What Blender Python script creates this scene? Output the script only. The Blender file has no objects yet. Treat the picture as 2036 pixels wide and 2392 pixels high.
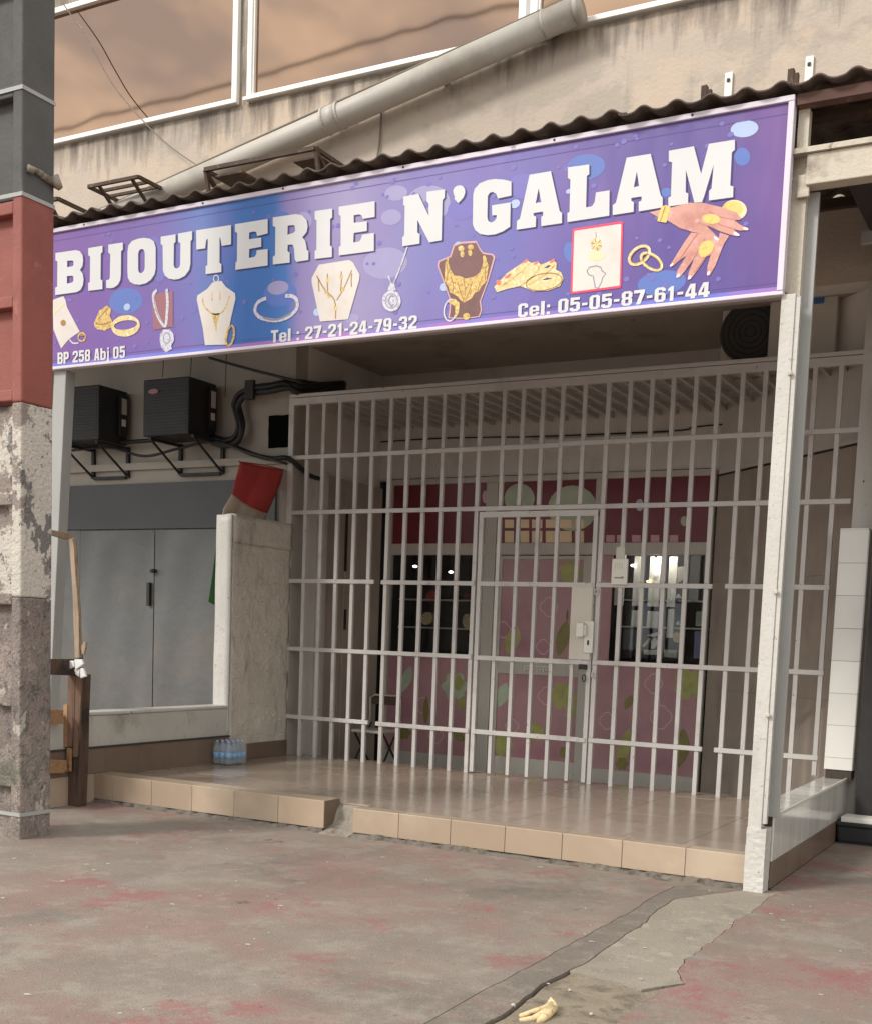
import bpy, bmesh, math, random
from mathutils import Vector, Matrix
from mathutils.geometry import tessellate_polygon
random.seed(7)
S = bpy.context.scene
COL = S.collection
R = math.radians

# ------------------------------------------------------------------ camera
F, YAW, PIT, ROL, CY, H, Y0 = 2761.0, -.497, -.0966, .03795, 1758.0, 1.40, 6.8975
fw = Vector((math.sin(YAW)*math.cos(PIT), math.cos(YAW)*math.cos(PIT), math.sin(PIT)))
rt0 = Vector((math.cos(YAW), -math.sin(YAW), 0)); up0 = rt0.cross(fw)
rt = rt0*math.cos(ROL) + up0*math.sin(ROL); up = -rt0*math.sin(ROL) + up0*math.cos(ROL)
EYE = Vector((0, -Y0, H))
cd = bpy.data.cameras.new('camera'); cam = bpy.data.objects.new('camera', cd); COL.objects.link(cam)
cam.matrix_world = Matrix(((rt.x, up.x, -fw.x, EYE.x), (rt.y, up.y, -fw.y, EYE.y), (rt.z, up.z, -fw.z, EYE.z), (0, 0, 0, 1)))
cd.sensor_fit = 'HORIZONTAL'; cd.sensor_width = 36; cd.lens = 36*F/2036
cd.shift_y = (CY-1196)/2036; cd.clip_start = .05; cd.clip_end = 2000
S.camera = cam
S.render.resolution_x, S.render.resolution_y = 871, 1024

# ------------------------------------------------------------------ world, sun, exposure
SUN_EL, SUN_AZ = R(37), R(214)       # sun behind the camera's left shoulder (azimuth from +Y, clockwise)
w = bpy.data.worlds.new('World'); S.world = w; w.use_nodes = True
nt = w.node_tree; nt.nodes.clear()
def wn(t, **k):
    n = nt.nodes.new(t)
    for a, b in k.items(): setattr(n, a, b)
    return n
sky = wn('ShaderNodeTexSky', sky_type='NISHITA', sun_disc=False, sun_elevation=SUN_EL, sun_rotation=SUN_AZ, dust_density=3.0, air_density=1.2)
tc = wn('ShaderNodeTexCoord'); mp = wn('ShaderNodeMapping'); mp.inputs['Scale'].default_value = (1, 1, 2.2)
nz = wn('ShaderNodeTexNoise'); nz.inputs['Scale'].default_value = 2.6; nz.inputs['Detail'].default_value = 7; nz.inputs['Roughness'].default_value = .55; nz.inputs['Distortion'].default_value = .4
nz2 = wn('ShaderNodeTexNoise'); nz2.inputs['Scale'].default_value = 5.0; nz2.inputs['Detail'].default_value = 8; nz2.inputs['Roughness'].default_value = .58; nz2.inputs['Distortion'].default_value = .25
rp = wn('ShaderNodeValToRGB'); rp.color_ramp.elements[0].position = .18; rp.color_ramp.elements[1].position = .38
rc = wn('ShaderNodeValToRGB')
rc.color_ramp.elements[0].position = .45; rc.color_ramp.elements[0].color = (4.3, 4.5, 4.85, 1)
rc.color_ramp.elements[1].position = .66; rc.color_ramp.elements[1].color = (9.2, 8.8, 7.6, 1)
mx = wn('ShaderNodeMix', data_type='RGBA'); bg = wn('ShaderNodeBackground'); wo = wn('ShaderNodeOutputWorld')
L = nt.links.new
L(tc.outputs['Generated'], mp.inputs[0]); L(mp.outputs[0], nz.inputs[0]); L(mp.outputs[0], nz2.inputs[0])
L(nz.outputs['Fac'], rp.inputs[0]); L(nz2.outputs['Fac'], rc.inputs[0])
L(rp.outputs[0], mx.inputs['Factor']); L(sky.outputs[0], mx.inputs['A']); L(rc.outputs[0], mx.inputs['B'])
L(mx.outputs['Result'], bg.inputs['Color']); L(bg.outputs[0], wo.inputs[0])
bg.inputs['Strength'].default_value = .15
sd = bpy.data.lights.new('sun', 'SUN'); sd.energy = 1.5; sd.angle = R(12); sd.color = (1, .965, .92)
so = bpy.data.objects.new('sun', sd); COL.objects.link(so)
sdir = Vector((math.sin(SUN_AZ)*math.cos(SUN_EL), math.cos(SUN_AZ)*math.cos(SUN_EL), math.sin(SUN_EL)))
so.rotation_euler = sdir.to_track_quat('Z', 'Y').to_euler(); so.location = (-8, -12, 14)
S.view_settings.view_transform = 'Standard'; S.view_settings.look = 'None'; S.view_settings.gamma = 1
S.view_settings.exposure = .78
try: S.view_settings.use_curve_mapping = False
except Exception: pass

# ------------------------------------------------------------------ photo pixel -> point on a known plane
def ray(x, y): return rt*((x-1018)/F) - up*((y-CY)/F) + fw
def PY(x, y, Y): d = ray(x, y); return EYE + d*((Y-EYE.y)/d.y)
def PX(x, y, X): d = ray(x, y); return EYE + d*((X-EYE.x)/d.x)
def PZ(x, y, Z): d = ray(x, y); return EYE + d*((Z-EYE.z)/d.z)
def crop(x0, y0, s): return lambda x, y: (x0+x*s, y0+y*s)

# ------------------------------------------------------------------ materials
MATS = {}
def lin(r, g, b):
    f = lambda c: (c/255/12.92) if c/255 <= .04045 else ((c/255+.055)/1.055)**2.4
    return (f(r), f(g), f(b))
def mat(name, col, rough=.6, var=.18, scale=3.0, layers=(), bump=.0, bscale=40, metal=0, spec=.5, coat=0, emit=None, trans=0, ior=1.45, alpha=1, bdist=.01, zstreak=None, rnd_tint=0):
    """col: base colour; layers: (colour, scale, lo, hi, (sx,sy,sz)) noise-masked coats of dirt, paint, rust or painted-in reflections"""
    if name in MATS: return MATS[name]
    m = bpy.data.materials.new(name); m.use_nodes = True; t = m.node_tree; b = t.nodes['Principled BSDF']
    N = t.nodes.new; K = t.links.new
    geo = N('ShaderNodeNewGeometry')
    def noise(sc, st=(1, 1, 1), det=5, off=0, rg=.6):
        mpp = N('ShaderNodeMapping'); mpp.inputs['Scale'].default_value = st; mpp.inputs['Location'].default_value = (off, off*1.7, off*.6)
        n = N('ShaderNodeTexNoise'); n.inputs['Scale'].default_value = sc; n.inputs['Detail'].default_value = det; n.inputs['Roughness'].default_value = rg
        K(geo.outputs['Position'], mpp.inputs[0]); K(mpp.outputs[0], n.inputs[0]); return n.outputs['Fac']
    cur = None
    if var > 0:
        r0 = N('ShaderNodeValToRGB'); e = r0.color_ramp.elements
        e[0].position = .3; e[0].color = (*[c*(1-var) for c in col], 1); e[1].position = .7; e[1].color = (*[min(1, c*(1+var*.7)) for c in col], 1)
        K(noise(scale, det=6), r0.inputs[0]); cur = r0.outputs[0]
    for i, ly in enumerate(layers):
        c, sc, lo, hi = ly[:4]; st = ly[4] if len(ly) > 4 else (1, 1, 1)
        rr = N('ShaderNodeValToRGB'); e = rr.color_ramp.elements; e[0].position = lo; e[1].position = hi
        if lo > hi: e[0].position, e[1].position = hi, lo; e[0].color, e[1].color = (1, 1, 1, 1), (0, 0, 0, 1)
        amt = ly[5] if len(ly) > 5 else 1
        if amt < 1: 
            for q in e: q.color = (q.color[0]*amt, q.color[1]*amt, q.color[2]*amt, 1)
        K(noise(sc, st, 9, 3.3*i+1.1, ly[6] if len(ly) > 6 else .62), rr.inputs[0])
        mm = N('ShaderNodeMix'); mm.data_type = 'RGBA'
        K(rr.outputs[0], mm.inputs['Factor']); mm.inputs['B'].default_value = (*c, 1)
        if cur: K(cur, mm.inputs['A'])
        else: mm.inputs['A'].default_value = (*col, 1)
        cur = mm.outputs['Result']
    if zstreak:          # run-off stains that start at a height and thin out below it
        z0_, z1_, c_, sc_ = zstreak
        sx = N('ShaderNodeSeparateXYZ'); K(geo.outputs['Position'], sx.inputs[0])
        mz = N('ShaderNodeMapRange'); mz.inputs['From Min'].default_value = z0_; mz.inputs['From Max'].default_value = z1_; K(sx.outputs['Z'], mz.inputs['Value'])
        ad = N('ShaderNodeMath'); ad.operation = 'MULTIPLY_ADD'; ad.inputs[1].default_value = .42; K(mz.outputs[0], ad.inputs[0]); K(noise(sc_, (1, 1, .12), 8, 2.2, .65), ad.inputs[2])
        rz_ = N('ShaderNodeMapRange'); rz_.inputs['From Min'].default_value = .72; rz_.inputs['From Max'].default_value = 1.0; rz_.inputs['To Max'].default_value = .85; K(ad.outputs[0], rz_.inputs['Value'])
        mm = N('ShaderNodeMix'); mm.data_type = 'RGBA'; K(rz_.outputs[0], mm.inputs['Factor']); K(cur, mm.inputs['A']); mm.inputs['B'].default_value = (*c_, 1); cur = mm.outputs['Result']
    if rnd_tint:
        oi = N('ShaderNodeObjectInfo'); mr_ = N('ShaderNodeMapRange'); mr_.inputs['To Min'].default_value = 1-rnd_tint; mr_.inputs['To Max'].default_value = 1+rnd_tint*.6; K(oi.outputs['Random'], mr_.inputs['Value'])
        vm = N('ShaderNodeVectorMath'); vm.operation = 'SCALE'; K(cur, vm.inputs[0]); K(mr_.outputs[0], vm.inputs['Scale']); cur = vm.outputs[0]
    if cur: K(cur, b.inputs['Base Color'])
    else: b.inputs['Base Color'].default_value = (*col, 1)
    b.inputs['Roughness'].default_value = rough; b.inputs['Metallic'].default_value = metal
    b.inputs['Specular IOR Level'].default_value = spec; b.inputs['IOR'].default_value = ior
    if coat: b.inputs['Coat Weight'].default_value = coat; b.inputs['Coat Roughness'].default_value = .1
    if trans: b.inputs['Transmission Weight'].default_value = trans
    if alpha < 1: b.inputs['Alpha'].default_value = alpha
    if rough > .15 and var > 0:
        mr = N('ShaderNodeMapRange'); mr.inputs['To Min'].default_value = rough*.82; mr.inputs['To Max'].default_value = min(1, rough*1.18)
        K(noise(scale*2.3, det=3, off=9), mr.inputs['Value']); K(mr.outputs[0], b.inputs['Roughness'])
    if bump:
        bp = N('ShaderNodeBump'); bp.inputs['Strength'].default_value = bump; bp.inputs['Distance'].default_value = bdist
        K(noise(bscale, det=8, off=5), bp.inputs['Height']); K(bp.outputs[0], b.inputs['Normal'])
    if emit: b.inputs['Emission Color'].default_value = (*emit[0], 1); b.inputs['Emission Strength'].default_value = emit[1]
    MATS[name] = m; return m

DIRT = (.045, .037, .03)
m_wall = mat('beige_plaster', lin(186, 172, 157), .88, .07, 1.3, [
    (lin(168, 157, 144), .9, .50, .54, (1, 1, 1.6), .7), (lin(196, 177, 157), .75, .55, .59, (1, 1, 1.4), .7), (lin(140, 128, 114), 2.2, .60, .84, (3.2, 3.2, .35), .5),
    (lin(146, 136, 124), 14, .60, .72, (1, 1, 1), .3), (lin(92, 84, 76), 1.0, .68, .76, (1, 1, .8), .4)], .4, 30, bdist=.015, zstreak=(5.9, 6.44, lin(84, 76, 68), 7))
m_wall_left = mat('shaded_cream_wall', lin(166, 160, 149), .88, .08, 1.2, [(lin(127, 119, 109), 1.6, .56, .75, (1, 1, .5), .7), (DIRT, 14, .70, .73, (1, 1, 1), .7)], .3, 30)  # cream wall colour lowered to carry the shade under the canopy
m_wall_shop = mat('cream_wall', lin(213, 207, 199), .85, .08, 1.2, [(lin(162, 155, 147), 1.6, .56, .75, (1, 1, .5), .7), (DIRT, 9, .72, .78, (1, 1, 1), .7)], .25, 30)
m_wall_dark = mat('shaded_grey_wall', lin(120, 112, 104), .9, .1, 1.2, [(lin(80, 72, 66), 1.5, .5, .75)], .2, 30)  # grey darkened so the colour carries the next bay's deep shade
m_stub = mat('rough_plaster', lin(197, 188, 174), .9, .12, 2.5, [(lin(113, 101, 90), 3, .55, .72, (2, 2, .6), .6), (lin(85, 74, 66), 22, .66, .72, (1, 1.3, 1.6), .55)], .9, 16, bdist=.03)
m_brown = mat('brown_panel', lin(173, 159, 146), .6, .1, 2, [(lin(104, 89, 78), 2, .55, .75, (1, 1, .4), .5)], .1, 30)
m_tan_tile = mat('tan_tile', lin(166, 146, 125), .38, .06, 2, [(lin(138, 117, 96), 14, .68, .74, (1, 1, 1), .5), (lin(184, 165, 144), .7, .5, .65)], .05, 25, rnd_tint=.10)
m_floor = mat('floor_tile', lin(164, 147, 131), .20, .07, 1.5, [(lin(114, 98, 86), 2.2, .55, .75, (1, 1, 1), .5)], .03, 12, coat=.15, rnd_tint=.10)
m_grout = mat('grout', lin(66, 57, 50), .9, .2, 20, (), .3, 80)
m_base_tile = mat('brown_skirting_tile', lin(117, 99, 84), .3, .1, 2, [(lin(88, 72, 60), 3, .55, .7, (1, 1, 1), .5)], .04, 20, rnd_tint=.10)
m_white_tile = mat('white_glazed_tile', lin(216, 213, 205), .13, .05, 2, [(lin(179, 172, 161), 3, .58, .78, (1, 1, .4), .5)], .02, 9, coat=.4, rnd_tint=.10)
m_conc = mat('old_concrete', lin(150, 140, 126), .92, .22, 7, [(lin(96, 88, 78), 11, .5, .7)], .8, 45)
def pave(name, red, dark=.5):
    return mat(name, lin(134, 122, 111), .9, .14, 2.5, [
        (lin(150, 141, 129), 2.6, .50, .60, (1, 1, 1), .65, .72),
        (lin(80, 73, 67), .7, .54, .68, (1, 1, 1), dark, .66),
        (lin(140, 108, 101), .9, .56-red, .64-red, (1, 1, 1), .55, .76),
        (lin(146, 86, 85), 1.5, .62-red, .68-red, (1, 1, 1), .58, .80),
        (lin(150, 141, 129), 5, .56, .62, (1, 1, 1), .6, .78),
        (lin(74, 67, 61), 20, .62, .67, (1, 1, 1), .5, .7),
        (lin(88, 80, 73), 100, .50, .62, (1, 1, 1), .5, .8),
        (lin(176, 168, 156), 48, .62, .65, (1, 1, 1), .65, .72),
        (lin(64, 57, 52), 3.1, .68, .70, (1, 1, 1), .6, .62)], .7, 110, bdist=.007)
m_pave = pave('worn_red_pavement', .07, .6)
m_pave_r = pave('worn_brown_pavement', .09, .6)
m_pave_strip = mat('grey_concrete_strip', lin(120, 110, 100), .93, .14, 4, [(lin(136, 108, 101), 1.0, .54, .64, (1, 1, 1), .5, .74), (lin(140, 131, 119), 5, .52, .60, (1, 1, 1), .6, .75), (lin(84, 76, 69), 60, .54, .64, (1, 1, 1), .5)], .7, 90)
m_pave_light = mat('light_concrete_patch', lin(150, 140, 125), .9, .12, 2.5, [(lin(128, 119, 107), 3, .52, .60, (1, 1, 1), .6, .7), (lin(138, 106, 99), 2.2, .64, .70, (1, 1, 1), .5, .72), (lin(88, 80, 72), 34, .64, .68, (1, 1, 1), .6), (lin(110, 102, 91), 100, .54, .64, (1, 1, 1), .5), (lin(168, 159, 144), 9, .58, .64, (1, 1, 1), .6)], .7, 90)
m_dirt = mat('sandy_dirt', lin(137, 125, 107), .95, .2, 5, [(lin(95, 85, 73), 9, .5, .68), (lin(165, 154, 135), 40, .66, .71)], .9, 60)
m_under = mat('dark_earth', lin(66, 58, 50), .95, .2, 6, (), .8, 60)
m_grille = mat('grey_white_paint', lin(194, 189, 183), .42, .07, 4, [(lin(132, 122, 114), 3, .56, .76, (1, 1, 1), .5), (lin(104, 86, 72), 22, .66, .70, (1, 1, 1), .8), (lin(202, 200, 198), 30, .64, .68, (1, 1, 1), .5)], .12, 60)
m_post = mat('chipped_white_paint', lin(194, 190, 182), .5, .06, 3, [(lin(150, 140, 126), 3, .54, .76, (1, 1, .5), .6), (lin(92, 66, 48), 16, .66, .69), (lin(120, 112, 102), 40, .62, .67, (1, 1, 1), .5)], .4, 38)
m_post_grey = mat('blue_grey_paint', lin(160, 160, 156), .5, .06, 3, [(lin(110, 84, 66), 18, .70, .74)], .15, 40)
m_rustwhite = mat('rusted_white_paint', lin(194, 185, 167), .6, .06, 3, [(lin(135, 123, 107), 3, .55, .7), (lin(126, 89, 63), 7, .64, .70), (lin(62, 55, 43), 10, .70, .74)], .6, 34)
m_alu = mat('grey_aluminium', lin(196, 190, 178), .45, .05, 3, (), .03, 60)
m_frame = mat('white_aluminium', lin(232, 228, 220), .4, .05, 3, [(lin(150, 140, 126), 5, .66, .76, (1, 1, 1), .5)], .03, 60)
m_redfilm = mat('dark_red_film', lin(120, 46, 54), .3, .12, 1.5, (), 0)
m_pink = mat('pink_film', lin(184, 142, 144), .32, .10, 1.1, [(lin(166, 114, 126), 1.2, .48, .7)], .02, 20)
m_green = mat('lime_print', lin(170, 168, 100), .4, .22, 9, (), 0)
m_teal = mat('pale_green_print', lin(180, 190, 164), .4, .2, 6, (), 0)
m_olive = mat('olive_print', lin(140, 130, 74), .4, .2, 9, (), 0)
m_pinkline = mat('pale_pink_print', lin(222, 184, 188), .4, 0)
m_cream = mat('cream_print', lin(214, 206, 198), .45, .06, 5, [(lin(196, 180, 166), 3, .5, .7, (1, 1, 1), .6)], 0)
m_black = mat('black_plastic', (.016, .016, .017), .5, .1, 5, (), .05, 50)
m_blackmetal = mat('black_iron', (.022, .020, .019), .6, .2, 8, (), .1, 60)
m_rust = mat('rusty_iron', lin(74, 58, 46), .75, .25, 8, [(lin(120, 92, 66), 12, .58, .68)], .3, 60)
m_roof = mat('dark_fibre_cement', lin(86, 74, 66), .85, .2, 6, [(lin(112, 98, 88), 7, .55, .68), (lin(36, 32, 30), 9, .58, .7)], .4, 40)
m_rustbeam = mat('red_rust_beam', lin(92, 66, 58), .8, .2, 6, [(lin(160, 128, 104), 8, .6, .7)], .3, 50)
m_pvc = mat('white_pvc', lin(178, 172, 162), .5, .08, 2, [(lin(130, 118, 102), 1.8, .50, .72, (1, 1, 1), .6), (lin(120, 108, 92), 14, .68, .74, (1, 1, 1), .5)], .03, 40)
m_cable = mat('black_cable', (.02, .02, .02), .5, 0)
m_cable_grey = mat('grey_cable', lin(120, 108, 92), .6, 0)
m_door = mat('grey_sheet_steel', lin(96, 97, 96), .42, .08, 1.2, [(lin(118, 109, 100), .9, .50, .64, (1, 1, 1), .5)], .25, 2.2, bdist=.06)  # warm blotches put soft reflections into the sheet colour
m_bronze = None
m_pole_dark = mat('dark_grey_pole_paint', lin(84, 82, 80), .75, .14, 5, [(lin(120, 116, 110), 9, .62, .74, (1, 1, .3), .7)], .35, 40)
m_pole_red = mat('brick_red_pole_paint', lin(142, 80, 70), .65, .1, 4, [(lin(112, 62, 55), 3, .52, .70, (1, 1, .5), .7), (lin(90, 70, 62), 20, .64, .68, (1, 1, 1), .7), (lin(168, 110, 98), 8, .62, .68, (1, 1, 1), .5)], .3, 40)
m_pole_white = mat('peeling_white_pole', lin(196, 188, 176), .8, .08, 4, [(lin(134, 120, 112), 2.2, .53, .545, (1, 1, 1), .9, .72), (lin(96, 92, 92), 3.4, .57, .58, (1, 1, .7), .85, .72), (lin(206, 202, 194), 3.0, .62, .63, (1, 1, 1), .9, .72), (lin(70, 60, 52), 26, .62, .65, (1, 1, 1), .7)], 1.0, 34, bdist=.02)
m_pole_raw = mat('mottled_grey_pink_pole', lin(134, 122, 115), .85, .14, 4, [(lin(164, 150, 140), 3, .52, .58, (1, 1, 1), .7, .72), (lin(84, 84, 82), 10, .54, .60, (1, 1, .6), .7, .75), (lin(54, 56, 50), 34, .56, .61, (1, 1, .7), .7, .72), (lin(86, 98, 76), 1.6, .56, .66, (1, 1, 1), .55, .7), (lin(186, 180, 168), 7, .60, .61, (1, 1, .7), .8, .75)], 1.0, 44, bdist=.02)
m_wood = mat('pale_wood', lin(160, 140, 118), .75, .2, 5, [(lin(116, 96, 78), 6, .5, .7, (6, 6, .5))], .3, 60)
m_wood_orange = mat('orange_wood', lin(156, 120, 86), .7, .16, 6, [(lin(112, 82, 58), 6, .52, .7, (.5, 6, 6))], .3, 60)
m_wood_dark = mat('dark_old_wood', lin(88, 68, 56), .8, .22, 5, [(lin(44, 36, 32), 4, .5, .7, (6, 6, .5)), (lin(28, 25, 24), 2, .58, .7)], .4, 60)
m_white_cloth = mat('white_cloth', lin(226, 224, 222), .8, .05, 8, (), .2, 30)
m_flag_red = mat('red_cloth', lin(168, 58, 55), .8, .06, 3, (), .1, 120)
m_flag_white = mat('flag_white_cloth', lin(176, 160, 142), .8, .06, 3, (), .1, 120)  # white cloth toned beige, its shade put into the colour
m_flag_green = mat('green_cloth', lin(56, 100, 56), .8, .06, 3, (), .1, 120)
m_bottle = mat('clear_plastic', (.82, .88, .92), .12, 0, trans=.85, ior=1.2)
m_bluelabel = mat('blue_label', lin(120, 170, 214), .4, .25, 30, (), 0)
m_wrap = mat('shrink_wrap', (.9, .93, .96), .10, 0, alpha=.10)
m_gold = mat('gold_print', lin(214, 180, 104), .4, .15, 40, [(lin(150, 110, 52), 46, .50, .60, (1, 1, 1), .8), (lin(242, 224, 160), 62, .56, .64, (1, 1, 1), .9)], 0)
m_goldd = mat('dark_gold_print', lin(160, 118, 58), .4, 0)
m_palegold = mat('pale_gold_print', lin(222, 200, 142), .4, .1, 30, [(lin(176, 138, 78), 36, .52, .64, (1, 1, 1), .6), (lin(246, 236, 204), 44, .54, .64, (1, 1, 1), .9)], 0)
m_silver = mat('silver_print', lin(206, 203, 214), .4, .1, 40, [(lin(140, 136, 152), 60, .52, .60, (1, 1, 1), .7)], 0)
m_silverd = mat('dark_silver_print', lin(140, 136, 150), .4, 0)
m_bustbrown = mat('brown_print', lin(118, 80, 78), .4, .12, 5, [(lin(92, 60, 60), 4, .5, .7, (1, 1, 1), .6)], 0)
m_bustpink = mat('rose_print', lin(206, 160, 162), .4, 0)
m_skin = mat('skin_print', lin(206, 150, 136), .4, .10, 10, [(lin(178, 112, 98), 9, .5, .66, (1, 1, 1), .6), (lin(232, 188, 174), 12, .54, .68, (1, 1, 1), .7)], 0)
m_skind = mat('skin_line_print', lin(190, 118, 104), .4, 0)
m_nail = mat('nail_print', lin(250, 226, 224), .4, 0)
m_yellow = mat('yellow_print', lin(226, 198, 112), .4, .06, 30, [(lin(190, 150, 70), 40, .54, .62, (1, 1, 1), .5)], 0)
m_redprint = mat('red_print', lin(224, 62, 96), .4, 0)
m_peach = mat('peach_print', lin(240, 210, 170), .4, 0)
m_letter = mat('white_print', lin(208, 207, 206), .42, .03, 3, (), 0)
m_shadow = mat('indigo_print', lin(64, 56, 110), .5, 0)
m_txt_edge = mat('violet_edge_print', lin(92, 80, 150), .5, 0)
m_bok_blue = mat('light_blue_print', lin(88, 112, 182), .4, .04, 4, (), 0)
m_bok_lil = mat('lilac_print', lin(152, 146, 186), .4, .04, 4, (), 0)
m_bok_white = mat('ice_blue_print', lin(170, 186, 218), .4, .04, 4, (), 0)
m_bok_dot = mat('violet_dot_print', lin(112, 104, 176), .4, 0)
m_signframe = mat('lilac_white_frame', lin(214, 204, 214), .4, .05, 3, [(lin(120, 100, 110), 12, .66, .72, (1, 1, 1), .6)], .1, 40)
m_offwhite = mat('offwhite_plastic', lin(222, 218, 207), .5, .04, 4, (), 0)
m_display = mat('white_display', lin(236, 232, 222), .55, .04, 5, (), 0)
m_displayg = mat('grey_display', lin(96, 100, 106), .5, .1, 5, (), 0)
m_grey_unit = mat('beige_unit_case', lin(196, 190, 178), .5, .06, 3, [(lin(120, 110, 98), 3, .58, .76, (1, 1, .5), .6)], .03, 40)
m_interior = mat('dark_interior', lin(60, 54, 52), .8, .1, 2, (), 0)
m_bone = mat('dry_husk', lin(214, 190, 146), .8, .16, 20, [(lin(150, 116, 76), 30, .56, .66)], .4, 60)
m_pebble = mat('pale_pebble', lin(176, 168, 156), .8, .12, 30, (), .2, 60)
m_blueprint = mat('blue_badge', lin(60, 110, 168), .4, 0)
m_lamp = mat('lamp_glow', (1, .95, .85), .4, 0, emit=((1, .95, .88), 5))
m_lamp_o = mat('warm_lamp_glow', (1, .7, .35), .4, 0, emit=((1, .62, .22), 2.5))
def glass_mat(name, tint, rough, refl):
    m = bpy.data.materials.new(name); m.use_nodes = True; t = m.node_tree; b = t.nodes['Principled BSDF']
    b.inputs['Base Color'].default_value = (*tint, 1); b.inputs['Roughness'].default_value = rough
    b.inputs['Metallic'].default_value = refl
    g = t.nodes.new('ShaderNodeNewGeometry'); n = t.nodes.new('ShaderNodeTexNoise'); n.inputs['Scale'].default_value = .9; n.inputs['Detail'].default_value = 2
    bp = t.nodes.new('ShaderNodeBump'); bp.inputs['Strength'].default_value = .05; bp.inputs['Distance'].default_value = .05
    t.links.new(g.outputs['Position'], n.inputs[0]); t.links.new(n.outputs['Fac'], bp.inputs['Height']); t.links.new(bp.outputs[0], b.inputs['Normal'])
    return m
m_bronze = glass_mat('bronze_mirror_glass', lin(156, 130, 112), .04, 1)
def clear_glass():
    m = bpy.data.materials.new('window_glass'); m.use_nodes = True; t = m.node_tree; t.nodes.clear()
    o = t.nodes.new('ShaderNodeOutputMaterial'); mx = t.nodes.new('ShaderNodeMixShader'); a = t.nodes.new('ShaderNodeBsdfTransparent'); g = t.nodes.new('ShaderNodeBsdfGlossy'); f = t.nodes.new('ShaderNodeFresnel')
    a.inputs[0].default_value = (.86, .88, .88, 1); g.inputs['Roughness'].default_value = .03; f.inputs[0].default_value = 1.45
    t.links.new(f.outputs[0], mx.inputs[0]); t.links.new(a.outputs[0], mx.inputs[1]); t.links.new(g.outputs[0], mx.inputs[2]); t.links.new(mx.outputs[0], o.inputs[0])
    return m
m_glass = clear_glass()

# ------------------------------------------------------------------ mesh helpers
class MB:
    def __init__(s): s.v = []; s.f = []
    def add(s, v, f):
        n = len(s.v); s.v += [Vector(p) for p in v]; s.f += [tuple(n+i for i in q) for q in f]; return s
    def box(s, x0, x1, y0, y1, z0, z1):
        return s.add([(x0,y0,z0),(x1,y0,z0),(x1,y1,z0),(x0,y1,z0),(x0,y0,z1),(x1,y0,z1),(x1,y1,z1),(x0,y1,z1)],
                     [(0,3,2,1),(4,5,6,7),(0,1,5,4),(1,2,6,5),(2,3,7,6),(3,0,4,7)])
    def bar(s, a, b, wd, ht, upv=(0, 0, 1)):
        a = Vector(a); b = Vector(b); d = (b-a).normalized(); u = Vector(upv)
        if abs(d.dot(u)) > .98: u = Vector((0, 1, 0))
        sx = d.cross(u).normalized()*wd/2; sz = sx.cross(d).normalized()*ht/2
        return s.add([a-sx-sz, a+sx-sz, a+sx+sz, a-sx+sz, b-sx-sz, b+sx-sz, b+sx+sz, b-sx+sz],
                     [(0,3,2,1),(4,5,6,7),(0,1,5,4),(1,2,6,5),(2,3,7,6),(3,0,4,7)])
    def tube(s, pts, r, n=8, cap=True):
        pts = [Vector(p) for p in pts]; rs = r if isinstance(r, (list, tuple)) else [r]*len(pts)
        base = len(s.v); u = None
        for i, p in enumerate(pts):
            d = (pts[min(i+1, len(pts)-1)]-pts[max(i-1, 0)]).normalized()
            if u is None:
                u = d.orthogonal().normalized()
            else:
                u = (u-d*u.dot(d)).normalized()
            q = d.cross(u)
            for k in range(n):
                a = 2*math.pi*k/n; s.v.append(p+(u*math.cos(a)+q*math.sin(a))*rs[i])
        for i in range(len(pts)-1):
            for k in range(n):
                a = base+i*n+k; b = base+i*n+(k+1) % n; s.f.append((a, b, b+n, a+n))
        if cap: s.f.append(tuple(base+k for k in range(n))[::-1]); s.f.append(tuple(base+(len(pts)-1)*n+k for k in range(n)))
        return s
    def lathe(s, c, prof, n=14):
        c = Vector(c); base = len(s.v)
        for r, z in prof:
            for k in range(n): a = 2*math.pi*k/n; s.v.append(c+Vector((r*math.cos(a), r*math.sin(a), z)))
        for i in range(len(prof)-1):
            for k in range(n):
                a = base+i*n+k; b = base+i*n+(k+1) % n; s.f.append((a, b, b+n, a+n))
        s.f.append(tuple(base+k for k in range(n))[::-1]); s.f.append(tuple(base+(len(prof)-1)*n+k for k in range(n)))
        return s
    def prism(s, pts, ex):
        """flat polygon (3D points) extruded by vector ex, concave allowed"""
        pts = [Vector(p) for p in pts]; ex = Vector(ex); n = len(pts); base = len(s.v)
        s.v += pts + [p+ex for p in pts]
        for t in tessellate_polygon([pts]): s.f.append(tuple(base+i for i in t)); s.f.append(tuple(base+n+i for i in t[::-1]))
        for i in range(n): j = (i+1) % n; s.f.append((base+i, base+j, base+n+j, base+n+i))
        return s
    def flat(s, loops):
        base = len(s.v); allp = [Vector(p) for lp in loops for p in lp]; s.v += allp
        for t in tessellate_polygon([[Vector(p) for p in lp] for lp in loops]): s.f.append(tuple(base+i for i in t))
        return s
from mathutils import noise as mnoise
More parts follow.
